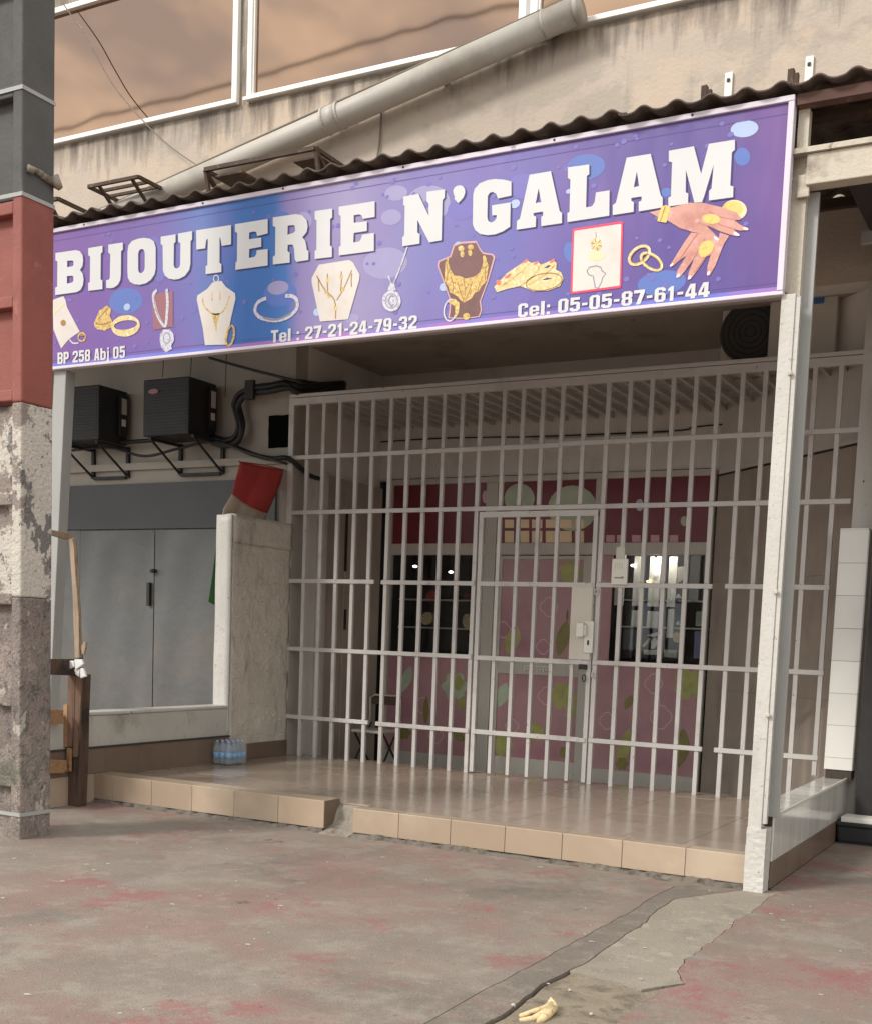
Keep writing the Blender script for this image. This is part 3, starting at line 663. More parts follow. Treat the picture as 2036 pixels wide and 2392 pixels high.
hbar(gx0, gx1+.03, gt-.035, gc, .065, GY-.008, .05, 'top_rail')
hbar(gx0-.02, gx1+.02, gt+.018, gc, .03, GY-.02, .05, 'top_rail')
hbar(gx0+.02, -4.06, rz[0]-.002, gc); hbar(-4.058, gx1+.0, rz[0]+.006, gc)
hbar(gx0+.02, gx1-.05, rz[1], gc)
hbar(gx0-.03, -5.87, rz[2], gc); hbar(-5.79, -4.822, rz[2]-.003, gc); hbar(-3.668, -2.675, rz[2]-.002, gc); hbar(-2.57, -1.76, rz[2], gc)
hbar(gx0-.03, -4.822, rz[3], gc); hbar(-3.668, -1.76, rz[3], gc)
hbar(gx0-.04, -5.885, rz[4], gc); hbar(-5.80, -4.822, rz[4]-.004, gc); hbar(-3.668, -2.68, rz[4]-.002, gc); hbar(-2.58, -1.76, rz[4], gc)
wd_ = MB()
for x in fixed+right+[-4.838, -3.650]:
    for z in rz:
        for sx_ in (-1, 1):
            for sz_ in (-1, 1):
                if random.random() < .7: wd_.lathe((x+sx_*.012, GY-.002, z+sz_*.021-.004), [(.002, 0), (.008, .003), (.007, .008), (.002, .010)], 5)
build('weld_beads', wd_, m_grille, gc, kind='stuff')
# side return and roof bars of the cage
for i in range(6): build('side_bar', B(gx0-.014, gx0+.014, GY+.26+i*.26-.016, GY+.26+i*.26+.016, FZ if i < 1 else 1.8, gt-.02), m_grille, gc)
for z in (rz[0], rz[1]): build('side_rail', B(gx0-.012, gx0+.012, GY+.05, BY-.002, z-.018, z+.018), m_grille, gc)
xr = gx0+.09
while xr < gx1+.02:
    build('roof_bar', B(xr-.016, xr+.016, GY+.045, BY-.002, gt-.045, gt), m_grille, gc); xr += .16
for y in (2.9, 3.25, 3.6, 3.95): build('roof_rail', B(gx0, gx1, y-.018, y+.018, gt+.001, gt+.03), m_grille, gc)
build('roof_rail', B(gx0-.012, gx0+.02, GY+.05, BY-.002, gt-.055, gt-.01), m_grille, gc)
build('right_edge_rail', B(gx1-.02, gx1+.02, GY+.05, BY, gt-.035, gt), m_grille, gc)
# gate
ga = build('gate', MB().box(-4.80, -4.762, GY, GY+.034, FZ+.012, 2.515).box(-3.722, -3.684, GY, GY+.034, FZ+.012, 2.515).box(-4.80, -3.684, GY-.003, GY+.034, 2.475, 2.525), m_grille, gc, bevel=.002)
for x in gate_bars: build('gate_bar', B(x-.0155, x+.0155, GY+.002, GY+.03, FZ+.012, 2.475), m_grille, ga)
for z in (rz[2]-.004, rz[3]-.004, rz[4]-.004): build('gate_rail', B(-4.785, -3.76, GY-.013, GY+.012, z-.02, z+.02), m_grille, ga, bevel=.002)
for z in (rz[2]-.006, rz[3]-.006, rz[4]-.006): build('gate_rail_end', B(-3.76, -3.70, GY-.010, GY+.01, z-.018, z+.018), m_alu, ga)
Q7 = crop(1100, 1300, .21542)
def q7(x, y, Y=GY-.02): return PY(*Q7(x, y), Y)
a = q7(1090, 340); b = q7(1375, 1120)
build('lock_plate', B(a.x, -3.69, GY-.018, GY-.014, rz[3]+.02, rz[2]-.024), mat('cream_plate', lin(202, 194, 180), .45, .05, 3, (), .02, 30), ga)
a = q7(1240, 700); b = q7(1310, 1050)
hs = build('handle_plate', B(a.x-.006, b.x+.004, GY-.030, GY-.0185, b.z, a.z), m_offwhite, ga, bevel=.006)
hk = q7(1205, 795); build('handle_lever', MB().box(hk.x-.035, hk.x+.032, GY-.085, GY-.065, hk.z-.062, hk.z+.058).box(hk.x+.034, hk.x+.052, GY-.08, GY-.0305, hk.z-.05, hk.z+.045), m_offwhite, ga, bevel=.008)
build('lever_shade', B(hk.x+.0325, hk.x+.0335, GY-.07, GY-.031, hk.z-.05, hk.z+.05), m_displayg, ga)  # thin grey sheet drawn in as shade beside the lever
hk = q7(1270, 935); build('keyhole', B(hk.x-.008, hk.x+.008, GY-.0335, GY-.0305, hk.z-.02, hk.z+.02), m_black, hs)
hk = q7(1205, 1195); build('latch', B(hk.x-.035, hk.x+.035, GY-.03, GY+.01, hk.z-.025, hk.z+.02), m_black, ga, bevel=.004)
hk = q7(1220, 1320); build('latch_ring', MB().tube([(hk.x+.014*math.cos(t), GY-.02, hk.z+.03*math.sin(t)) for t in [k*math.pi/6 for k in range(13)]], .005, 6), m_blackmetal, ga)
for zz in (1285, 385):
    hk = q7(1325 if zz > 1000 else 1355, zz); build('hinge_eye', MB().tube([(hk.x+.018*math.cos(t), GY-.022, hk.z+.024*math.sin(t)) for t in [k*math.pi/6 for k in range(13)]], .006, 6), m_alu, ga)

# calendar hung on the grille
C8 = crop(1400, 1270, .15873)
a = PY(*C8(190, 225), GY-.03); b = PY(*C8(400, 605), GY-.03)
ca = thing('wall_calendar', 'small white calendar block hanging on the grille bars right of the gate', 'calendar', ((a.x+b.x)/2, GY-.03, b.z))
build('pad', B(a.x, b.x, GY-.04, GY-.0145, b.z, a.z), m_offwhite, ca, bevel=.003)
wl = b.x-a.x; hl = a.z-b.z
m_ink = mat('brown_ink', lin(120, 100, 78), .6, 0); m_inkp = mat('pale_ink', lin(206, 196, 172), .6, 0)
build('date_grid', MB().box(a.x+.2*wl, a.x+.25*wl, GY-.0415, GY-.0402, b.z+.62*hl, b.z+.84*hl).box(a.x+.34*wl, a.x+.39*wl, GY-.0415, GY-.0402, b.z+.62*hl, b.z+.84*hl).box(a.x+.48*wl, a.x+.53*wl, GY-.0415, GY-.0402, b.z+.62*hl, b.z+.84*hl).box(a.x+.62*wl, a.x+.67*wl, GY-.0415, GY-.0402, b.z+.62*hl, b.z+.84*hl), m_inkp, ca)
build('printed_name', MB().box(a.x+.2*wl, a.x+.6*wl, GY-.0415, GY-.0402, b.z+.24*hl, b.z+.285*hl).box(a.x+.62*wl, a.x+.78*wl, GY-.0415, GY-.0402, b.z+.24*hl, b.z+.31*hl), m_ink, ca)
build('hanger', B(a.x+.2*wl, a.x+.75*wl, GY-.03, GY-.0145, a.z, a.z+.10), m_grey_unit, ca)

# ================================================================== SHOP FRONT
sf = thing('jewellery_storefront', 'aluminium shop front with red top panels and pink flowered film', 'shop front', (-4.9, BY, 0))
c5 = crop(620, 820, .4422); c7 = crop(620, 1250, .4422); c8 = crop(1300, 1250, .4342); c6 = crop(1300, 700, .4172)
SX = lambda c, x, y: PY(*c(x, y), BY).x
SZz = lambda c, x, y: PY(*c(x, y), BY).z
xL = -6.72; xM0 = SX(c7, 1140, 600); xM1 = SX(c7, 1200, 600); xD0 = xM1+.004; xD1 = SX(c8, 165, 800); xR0 = xD1+.06; xRr = -3.15
zH = 3.07; zR1 = SZz(c5, 900, 705); zR0 = SZz(c5, 900, 1018); zW1 = SZz(c7, 850, 105); zW0 = SZz(c7, 850, 632); zP0 = .16
print('shopfront', xL, xM0, xM1, xD1, xRr, zR1, zR0, zW1, zW0, SZz(c7, 850, 1170))
fm = MB()
yf0, yf1 = BY-.03, BY+.04
fm.box(xL, xRr, yf0, yf1, zR1, zH)                       # head
fm.box(xL, xL+.07, yf0, yf1, 0, zR1).box(xRr-.05, xRr, yf0, yf1, 0, zR1)
fm.box(xM0, xM1, yf0-.01, yf1, 0, zR1); fm.box(xD1, xD1+.06, yf0-.01, yf1, 0, zR1)
fm.box(xL+.07, xM0, yf0, yf1, zW1, zR0).box(xM1, xD1, yf0, yf1, zW1, zR0).box(xD1+.06, xRr-.05, yf0, yf1, zW1, zR0)
fm.box(xL+.07, xM0, yf0, yf1, 0, zP0).box(xD1+.06, xRr-.05, yf0, yf1, 0, zP0)
build('frame', fm, m_alu, sf, bevel=.004)
for (x0, x1) in [(xL+.07, xM0), (xM1, xD1), (xD1+.06, xRr-.05)]:
    build('top_panel', B(x0, x1, BY, BY+.012, zR0, zR1), m_redfilm, sf)
lp = build('lower_panel', B(xL+.07, xM0, BY, BY+.012, zP0, zW0), m_pink, sf)
rp_ = build('lower_panel', B(xD1+.06, xRr-.05, BY, BY+.012, zP0, zW0+.0), m_pink, sf)
build('strip_panel', B(xD1+.06, SX(c8, 290, 400), BY, BY+.012, zW0+.001, zW1), m_pink, sf)
build('window_pane', B(xL+.07, xM0, BY, BY+.006, zW0, zW1), m_glass, sf)
build('window_pane', B(SX(c8, 290, 400)+.002, xRr-.05, BY, BY+.006, zW0, zW1), m_glass, sf)
# door leaf
zDt = SZz(c7, 1400, 130); zDm1 = SZz(c7, 1400, 668); zDm0 = SZz(c7, 1400, 738); zDb = .20
df = MB().box(xD0+.005, xD0+.085, BY-.045, BY+.01, .02, zW1-.01).box(xD1-.09, xD1-.005, BY-.045, BY+.01, .02, zW1-.01)
df.box(xD0+.085, xD1-.09, BY-.043, BY+.01, zDt, zW1-.01).box(xD0+.085, xD1-.09, BY-.043, BY+.01, zDm0, zDm1).box(xD0+.085, xD1-.09, BY-.043, BY+.01, .02, zDb)
dl_ = build('door', df, m_alu, sf, bevel=.004)
dp1 = build('door_panel', B(xD0+.085, xD1-.09, BY-.03, BY-.018, zDm1, zDt), m_pink, dl_)
dp2 = build('door_panel', B(xD0+.085, xD1-.09, BY-.03, BY-.018, zDb, zDm0), m_pink, dl_)
a = PY(*Q7(570, 1180), BY-.05); b = PY(*Q7(850, 1265), BY-.05)
stk = build('door_sticker', B(a.x, b.x, BY-.0455, BY-.0435, b.z+.012, a.z), m_offwhite, dl_)
build('sticker_band', B(a.x, b.x, BY-.047, BY-.0457, b.z+.012, b.z+.022), m_peach, stk) if False else None
mi = MB()
for k in range(4):
    x = a.x+(b.x-a.x)*(.06+.24*k); wq = (b.x-a.x)*.15; z = (a.z+b.z)/2
    mi.box(x, x+wq, BY-.0475, BY-.0457, z-.018, z-.014).box(x, x+wq, BY-.0475, BY-.0457, z+.014, z+.018).box(x, x+.004, BY-.0475, BY-.0457, z-.014, z+.014).box(x+wq-.004, x+wq, BY-.0475, BY-.0457, z-.014, z+.014)
build('card_symbols', mi, m_ink, dl_)
# printed flowers on the film (flat print on the panels)
def ell(cx, cy, rx, ry, rot=0, n=24): 
    c, s = math.cos(R(rot)), math.sin(R(rot))
    return [(cx+rx*math.cos(2*math.pi*k/n)*c-ry*math.sin(2*math.pi*k/n)*s, cy+rx*math.cos(2*math.pi*k/n)*s+ry*math.sin(2*math.pi*k/n)*c) for k in range(n)]
def petal(cx, cy, r, n=7, lobe=.28, rot=0, N=56):
    return [(cx+r*(1-lobe+lobe*abs(math.cos(n*a/2+rot)))*math.cos(a), cy+r*1.1*(1-lobe+lobe*abs(math.cos(n*a/2+rot)))*math.sin(a)) for a in [2*math.pi*k/N for k in range(N)]]
def film(cr, shapes, Y, parent):
    for i, (nm, loop, m_) in enumerate(shapes):
        build(nm, MB().flat([[PY(*cr(x, y), Y-.0006*(i+1)) for x, y in loop]]), m_, parent)
def leaf(x0, y0, x1, y1, w_):
    dx, dy = x1-x0, y1-y0; l = math.hypot(dx, dy); nx, ny = -dy/l, dx/l; out = []
    for k in range(13): t = k/12; s_ = math.sin(math.pi*t)**.8*w_; out.append((x0+dx*t+nx*s_, y0+dy*t+ny*s_))
    for k in range(11, 0, -1): t = k/12; s_ = -math.sin(math.pi*t)**.8*w_; out.append((x0+dx*t+nx*s_, y0+dy*t+ny*s_))
    return out
film(c7, [('flower_print', petal(1000, 800, 72, 6), m_teal), ('flower_print', petal(1010, 780, 40, 5), m_green), ('leaf_print', leaf(720, 830, 770, 690, 26), m_teal), ('leaf_print', leaf(845, 1000, 850, 850, 16), m_olive), ('leaf_print', leaf(1030, 930, 1040, 850, 20), m_green), ('flower_print', petal(735, 1045, 34, 6), m_olive), ('leaf_print', leaf(990, 1040, 1050, 1090, 22), m_olive)], BY, lp)
film(c7, [('flower_print', petal(1610, 200, 66, 7), m_green), ('leaf_print', leaf(1275, 630, 1330, 480, 40), m_green), ('leaf_print', leaf(1545, 640, 1590, 450, 34), m_olive), ('stem_print', leaf(1590, 460, 1594, 390, 5), m_bustbrown)], BY-.03, dp1)
film(c7, [('leaf_print', leaf(1225, 910, 1270, 780, 36), m_teal), ('flower_print', petal(1570, 850, 68, 6), m_green), ('leaf_print', leaf(1600, 1000, 1620, 850, 26), m_green), ('flower_print', petal(1420, 1040, 50, 6), m_green), ('flower_print', petal(1250, 1110, 58, 7), m_green), ('leaf_print', leaf(1560, 1120, 1600, 1180, 30), m_olive)], BY-.03, dp2)
film(c8, [('flower_print', petal(705, 800, 80, 7), m_green), ('leaf_print', leaf(365, 940, 405, 860, 22), m_olive), ('leaf_print', leaf(330, 1250, 390, 1040, 34), m_green), ('leaf_print', leaf(655, 1250, 680, 1040, 46), m_olive), ('flower_print', petal(350, 1230, 34, 6), m_olive)], BY, rp_)
# pale scribbled flower outlines
def ringloop(cx, cy, r, n, t):
    o = petal(cx, cy, r, n, .2); i = petal(cx, cy, r-t, n, .2); return [o, i[::-1]]
def outline(cr, items, Y, parent):
    for (cx, cy, r) in items:
        lo = ringloop(cx, cy, r, 4, 4); m = MB(); n = len(lo[0]); ii = lo[1][::-1]
        for k in range(n):
            k2 = (k+1) % n; m.add([PY(*cr(*q), Y-.0005) for q in (lo[0][k], lo[0][k2], ii[k2], ii[k])], [(0, 1, 2, 3)])
        build('outline_print', m, m_pinkline, parent)
outline(c7, [(1495, 380, 48), (1255, 500, 40), (1465, 590, 38)], BY-.03, dp1); outline(c7, [(1480, 850, 44), (1300, 1010, 36)], BY-.03, dp2)
outline(c8, [(560, 980, 60), (520, 800, 50), (270, 1000, 44)], BY, rp_); outline(c7, [(830, 900, 40), (900, 1060, 40)], BY, lp)
# prints on the red top panels
tp = [o for o in COL.objects if o.parent == sf and o.name.startswith('top_panel')]
film(c5, [('round_print', ell(1340, 780, 80, 80), m_teal), ('round_print', ell(1620, 830, 130, 120), m_teal), ('letter_print', ell(1160, 770, 16, 34), m_pinkline)], BY, tp[1])
blk = []
for (x0, x1) in [(1262, 1310), (1345, 1390), (1405, 1460), (1478, 1530), (1545, 1615), (1632, 1680)]:
    blk += [('pale_block_print', [(x0, 890), (x1, 890), (x1, 935), (x0, 935)], m_peach), ('pale_block_print', [(x0, 950), (x1, 950), (x1, 1012), (x0, 1012)], m_peach)]
film(c5, blk, BY, tp[1])
film(c6, [('letter_print', ell(462, 1150, 22, 34), m_silver), ('ring_print', ell(712, 1240, 20, 28), m_teal)] + [('pale_block_print', [(x, 1318), (x+48, 1318), (x+48, 1358), (x, 1358)], m_bustpink) for x in (275, 335, 420, 525, 630)], BY, tp[2])

# interior: dark room and shelves with displays
ro = thing('shop_interior', 'dark shop interior with glass shelves seen through the windows', 'room', (-5, 5, 0))
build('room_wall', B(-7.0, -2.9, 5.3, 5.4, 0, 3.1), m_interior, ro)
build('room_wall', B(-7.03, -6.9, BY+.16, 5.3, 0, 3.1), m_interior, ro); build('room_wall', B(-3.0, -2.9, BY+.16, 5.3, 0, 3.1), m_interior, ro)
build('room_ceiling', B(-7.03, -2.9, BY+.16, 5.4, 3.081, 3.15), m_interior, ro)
for z in (1.50, 1.80):
    build('shelf', B(xL+.08, xM0-.01, BY+.16, BY+.42, z, z+.015), m_alu, ro)
zs1 = SZz(c8, 650, 345); zs2 = SZz(c8, 650, 495); zs0 = zW0+.01
wx0 = SX(c8, 290, 400)+.01
for z in (zs1, zs2): build('shelf', B(wx0, xRr-.06, BY+.24, BY+.46, z-.012, z), m_offwhite, ro)
build('display_base', B(wx0, xRr-.06, BY+.06, BY+.46, zW0-.09, zW0-.06), m_offwhite, ro)
dn = 0
def stand(x0, x1, y0, y1, label, notch=False):
    """tall card display stands: leaning tapered slabs"""
    yd = BY+.20
    a = PY(*C8(x0, y1), yd); b = PY(*C8(x1, y0), yd); wq = b.x-a.x; hq = b.z-a.z
    pts = [(a.x, 0, a.z), (b.x-.05*wq, 0, a.z), (b.x, 0, b.z)] + ([(a.x+.62*wq, 0, b.z), (a.x+.5*wq, 0, b.z-.03), (a.x+.38*wq, 0, b.z)] if notch else []) + [(a.x+.05*wq, 0, b.z)]
    return build('display_stand', MB().prism([(p[0], yd, p[2]) for p in pts], (0, .03, 0)), m_display, None, bevel=.004, label=label, cat='display stand', group='white jewellery display stands in the right window')
stand(205, 380, 145, 905, 'tall white display stand behind the calendar'); stand(470, 640, 185, 915, 'tall white display stand second from the left in the right window')
stand(695, 910, 190, 925, 'tall white display stand with a notched top in the window', True); stand(980, 1150, 190, 930, 'tall white display stand fourth from the left in the window')
stand(455, 600, 985, 1220, 'short white display card on the middle shelf, left one'); stand(680, 870, 1000, 1240, 'short white display card with a chain on the middle shelf'); stand(975, 1100, 965, 1385, 'narrow white display card reaching the lower shelf')
def item(name, pts, m_, label, cat, yd=BY+.17, t=.05):
    return build(name, MB().prism([PY(*C8(x, y), yd) for x, y in pts], (0, t, 0)), m_, None, bevel=.004, label=label, cat=cat)
item('jewellery_bust', [(1150,345),(1240,335),(1235,520),(1190,560),(1140,590)], m_grey_unit, 'pale jewellery bust beside the tall display stands', 'bust')
item('jewellery_box', [(690,1350),(845,1300),(850,1350),(760,1375)], m_display, 'small white open jewellery tray low in the window', 'tray')
item('jewellery_box', [(750,1440),(800,1385),(855,1470),(800,1540),(750,1550)], m_display, 'white folded ring stand low in the right window', 'stand', BY+.15)
item('jewellery_box', [(620,1500),(720,1390),(760,1400),(700,1480),(640,1530)], m_grey_unit, 'grey leaning necklace tray low in the window', 'tray', BY+.18)
item('jewellery_box', [(945,1560),(1130,1570),(1130,1680),(945,1670)], m_grey_unit, 'pale square gift box on the window base', 'box', BY+.13, .1)
item('jewellery_box', [(640,1560),(840,1570),(840,1640),(640,1630)], m_offwhite, 'flat white jewellery case on the window base', 'case', BY+.13, .1)
item('round_box', ell(1130, 1380, 60, 75), m_bone, 'round beige jewellery pendant display low in the window', 'display', BY+.16)
item('picture_card', [(1420,1000),(1515,1000),(1515,1215),(1405,1215)], m_teal, 'pale green picture card on the middle window shelf', 'card')
item('picture_card', [(1395,1290),(1505,1290),(1505,1690),(1380,1690)], m_bok_lil, 'tall pale blue picture card at the right window edge', 'card')
item('tall_box', [(345,1260),(545,1260),(530,1560),(330,1560)], m_displayg, 'dark grey display box on the lower window shelf', 'box', BY+.26)
item('cone_stand', [(1110,800),(1150,740),(1190,800)], m_display, 'small white ring cone under the upper shelf', 'stand'); item('cone_stand', [(1115,1195),(1150,1135),(1172,1195)], m_display, 'small white ring cone on the middle shelf', 'stand')
c7b = c7
def item7(name, pts, m_, label, cat):
    return build(name, MB().prism([PY(*c7(x, y), BY+.20) for x, y in pts], (0, .05, 0)), m_, None, bevel=.004, label=label, cat=cat)
item7('ring_display', ell(850, 440, 30, 36, 30, 12), m_bone, 'cream shell-like ring display on the left window shelf', 'display')
item7('ring_display', ell(1062, 455, 24, 40, 0, 12), m_bone, 'cream rounded ring display at the right of the left shelf', 'display')
item7('red_box', ell(872, 325, 26, 34, 20, 12), m_flag_red, 'red heart-like jewellery box on the top left shelf', 'box')
item7('red_box', ell(1060, 330, 22, 24, 0, 10), m_redfilm, 'dark red jewellery box at the right of the left shelf', 'box')
# lit spot lamps inside
for k, (cr, x, y, m_, lb) in enumerate([(c7, 790, 165, m_lamp, 'small lit spot lamp at the top of the left window'), (c7, 978, 195, m_lamp, 'small lit spot lamp right of the first in the left window'), (C8, 490, 320, m_lamp, 'small lit spot lamp between the white stands, left'), (C8, 840, 425, m_lamp, 'small lit spot lamp between the white stands, right'), (C8, 720, 555, m_lamp_o, 'warm orange glowing lamp behind the rail')]):
    p = PY(*cr(x, y), BY+.19 if cr is C8 else BY+.12)
    build('spot_lamp', MB().lathe(p, [(.004, -.014), (.022, -.008), (.026, 0), (.02, .008), (.004, .012)], 10), m_, None, True, label=lb, cat='lamp')
pl = bpy.data.lights.new('display_lamp', 'POINT'); pl.energy = 3.2; pl.color = (1, .93, .82); pl.shadow_soft_size = .05
po = bpy.data.objects.new('display_lamp', pl); COL.objects.link(po); po.location = (-3.7, BY+.02-.0+.035, 2.28); po.location.y = BY+.09; po.location.z = zW1+.05

# brown folded shutter on the left side wall of the recess, with its cream jamb
sh = thing('folding_shutter', 'brown folding shutter panels on the left side inside the grille', 'shutter', (-6.8, 3.6, 0))
for k in range(3):
    y0 = 3.12+k*.36
    build('shutter_panel', B(-6.828, -6.79+(.008 if k % 2 else 0), y0+.003, y0+.357, 0, 2.98), m_brown, sh, bevel=.004)
build('jamb', B(-6.83, -6.76, 3.03, 3.115, 0, 3.0), m_post, sh, bevel=.004)
build('bolt', MB().bar((-6.78, 3.49, 2.05), (-6.78, 3.49, 2.65), .02, .02), m_blackmetal, sh)
build('bolt', MB().bar((-6.775, 3.50, 1.45), (-6.775, 3.50, 1.66), .022, .022), m_blackmetal, sh)
# folding chair behind the grille
ch = thing('folding_chair', 'brown metal folding chair behind the grille left of the door', 'chair', (-5.9, 3.5, 0))
K6 = crop(700, 1560, .17007); yc = 3.35
a = PY(*K6(985, 365), yc); b = PY(*K6(1390, 525), yc)
build('backrest', B(a.x, b.x, yc, yc+.02, b.z, a.z), m_wood_dark, ch, bevel=.02)
build('backrest_frame', MB().tube([(a.x, yc-.01, b.z-.35), (a.x, yc-.01, a.z-.03), (a.x+.05, yc-.01, a.z), (b.x-.05, yc-.01, a.z), (b.x, yc-.01, a.z-.03), (b.x, yc-.01, b.z-.35)], .010, 8), m_alu, ch, smooth=True)
zq = PY(*K6(1200, 860), yc-.2).z
build('seat', B(a.x, b.x, yc-.36, yc+.0, zq-.03, zq), m_alu, ch, bevel=.01)
for (x, sgn) in ((a.x+.01, 1), (b.x-.01, 1)):
    build('leg', MB().tube([(x, yc, zq+.05), (x, yc-.40, 0.005)], .011, 8), m_blackmetal, ch); build('leg', MB().tube([(x, yc-.32, zq-.02), (x, yc+.08, 0.005)], .011, 8), m_blackmetal, ch)

# AC ledge pipe / light strip above the shop front
build('light_batten', B(SX(c5, 1410, 460), SX(c6, 630, 740), BY-.05, BY-.002, SZz(c5, 1600, 480)-.03, SZz(c5, 1600, 480)+.03), m_offwhite, None, bevel=.006, label='long white cable trunking on the wall above the shop front', cat='trunking')
cable([PY(*c5(x, y), BY-.012) for x, y in [(610, 480), (900, 462), (1200, 455), (1420, 452)]]+[PY(*c6(x, y), BY-.012) for x, y in [(640, 735), (760, 715), (900, 700), (1180, 684)]], .007, m_cable, 'thin dark cable along the wall above the shop front')
# fan unit on top of the cage at the right
fu = thing('fan_unit', 'beige outdoor fan unit with a dark round grille on top of the cage', 'air conditioner', (-2.2, 3.2, gt))
fa = PY(1680, 850, 3.0); fb = PY(1840, 850, 3.0)
build('case', B(fa.x, fb.x+.18, 3.0, 3.34, gt+.036, gt+.66), m_grey_unit, fu, bevel=.012)
fcx = PY(1752, 790, 3.0)
dk = MB().lathe((0, 0, 0), [(.02, 0), (.235, 0), (.25, .012), (.02, .014)], 32); o = build('fan_opening', dk, mat('dark_grey_guard', (.045, .043, .042), .6, .1, 5), fu); 
for v in o.data.vertices: v.co += ORG[fu.name]
o.rotation_euler = (R(90), 0, 0); o.location = Vector((fcx.x, 3.0-.002, gt+.345))-ORG[fu.name]
rg = MB()
for k in range(1, 6):
    r_ = .045*k; rg.tube([(fcx.x+r_*math.cos(t), 3.0-.02, gt+.345+r_*math.sin(t)) for t in [j*math.pi/12 for j in range(25)]], .003, 5, False)
build('guard', rg, m_blackmetal, fu)

# ================================================================== RIGHT SIDE: low wall, tiled pier
rw = thing('low_tiled_wall', 'low wall with white glazed tiles and brown tile base right of the terrace', 'wall', (-1.57, 1.3, 0))
# inner body
build('core', B(-1.648, -1.532, .10, 2.56, -.02, .425), m_grout, rw)
ty = .10
for k in range(12):
    y0 = .10+k*.205; y1 = min(y0+.2035, 2.56)
    build('side_tile', B(-1.5315, -1.520, y0, y1, .162, .432), m_white_tile, rw, bevel=.0015)
    if k < 12: build('top_tile', B(-1.70, -1.513, y0+.10, min(y1+.10, 2.565), .4325, .446), m_white_tile, rw, bevel=.0015)
for k in range(6): build('base_tile', B(-1.531, -1.518, .10+k*.41, min(.10+k*.41+.4085, 2.56), .0, .160), m_base_tile, rw, bevel=.0015)
build('edge_trim', MB().bar((-1.512, .12, .439), (-1.512, 2.56, .452), .012, .016), m_alu, rw)
pi_ = thing('tiled_pier', 'pier of stacked white glazed tiles at the right end of the low wall', 'pier', (-1.72, 2.45, .45))
pzs = [.447]; 
c8t = [1265, 1200, 1025, 852, 677, 502, 325, 150]
zz = [PY(*c8(1520, y), 2.42).z for y in c8t]+[PY(1965, 1238, 2.42).z]
pa = PY(1930, 1700, 2.42).x; pbx = PY(1996, 1700, 2.42).x
build('core', B(pa+.012, pbx-.004, 2.432, WY-.025, .447, zz[-1]-.01), m_grout, pi_)
for z0, z1 in zip(zz[:-1], zz[1:]):
    build('tile', B(pa, pbx, 2.42, 2.431, z0+.001, z1-.001), m_white_tile, pi_, bevel=.0015)
    build('side_tile', B(pbx-.0035, pbx+.006, 2.4315, WY-.025, z0+.001, z1-.001), m_white_tile, pi_, bevel=.0015)
build('cap', B(pa, pbx, 2.42, WY-.025, zz[-1], zz[-1]+.012), m_white_tile, pi_)

# ================================================================== CANOPY POSTS, SIGN, ROOF
pr_ = thing('canopy_post', 'chipped white steel post at the right front corner under the sign', 'post', (-1.57, .05, 0))
def lean(z): return -1.645+.0*z
build('front_flange', B(-1.640, -1.562, -.045, -.020, FZ+.03, 3.375), m_post, pr_, bevel=.003)
build('web', B(-1.60, -1.575, -.0195, .08, FZ+.03, 3.36), m_post, pr_)
build('rib', B(-1.5615, -1.536, -.036, .0, .40, 3.36), m_post, pr_, bevel=.002)
build('back_flange', B(-1.565, -1.495, .082, .105, .43, 3.95), m_post_grey, pr_, bevel=.002)
bp_ = MB(); n = 8
build('foot', rough_box(-1.643, -1.53, -.052, .09, -.01, .37, .003, .012, 40), m_post, pr_)
for z in (2.93, 1.72, 1.02): build('bolt', MB().lathe((0, 0, 0), [(.004, 0), (.014, 0), (.014, .012), (.004, .016)], 8).__class__().box(-1.575, -1.552, -.062, -.0455, z, z+.022), m_rustwhite, pr_, bevel=.004)
build('upper_stub', B(-1.640, -1.555, .02, .08, 3.377, 4.15), m_rustwhite, pr_)
build('joint_plate', B(-1.60, -1.535, -.012, .018, 3.90, 4.02), m_rustwhite, pr_, bevel=.004)

pl_ = thing('canopy_post', 'leaning pale grey post behind the red and white pole', 'post', (-7.3, 0, 0))
build('tube', MB().bar((-7.385, .02, 0), (-7.19, .02, 3.37), .13, .10, (0, 1, 0)), m_post_grey, pl_, bevel=.006)

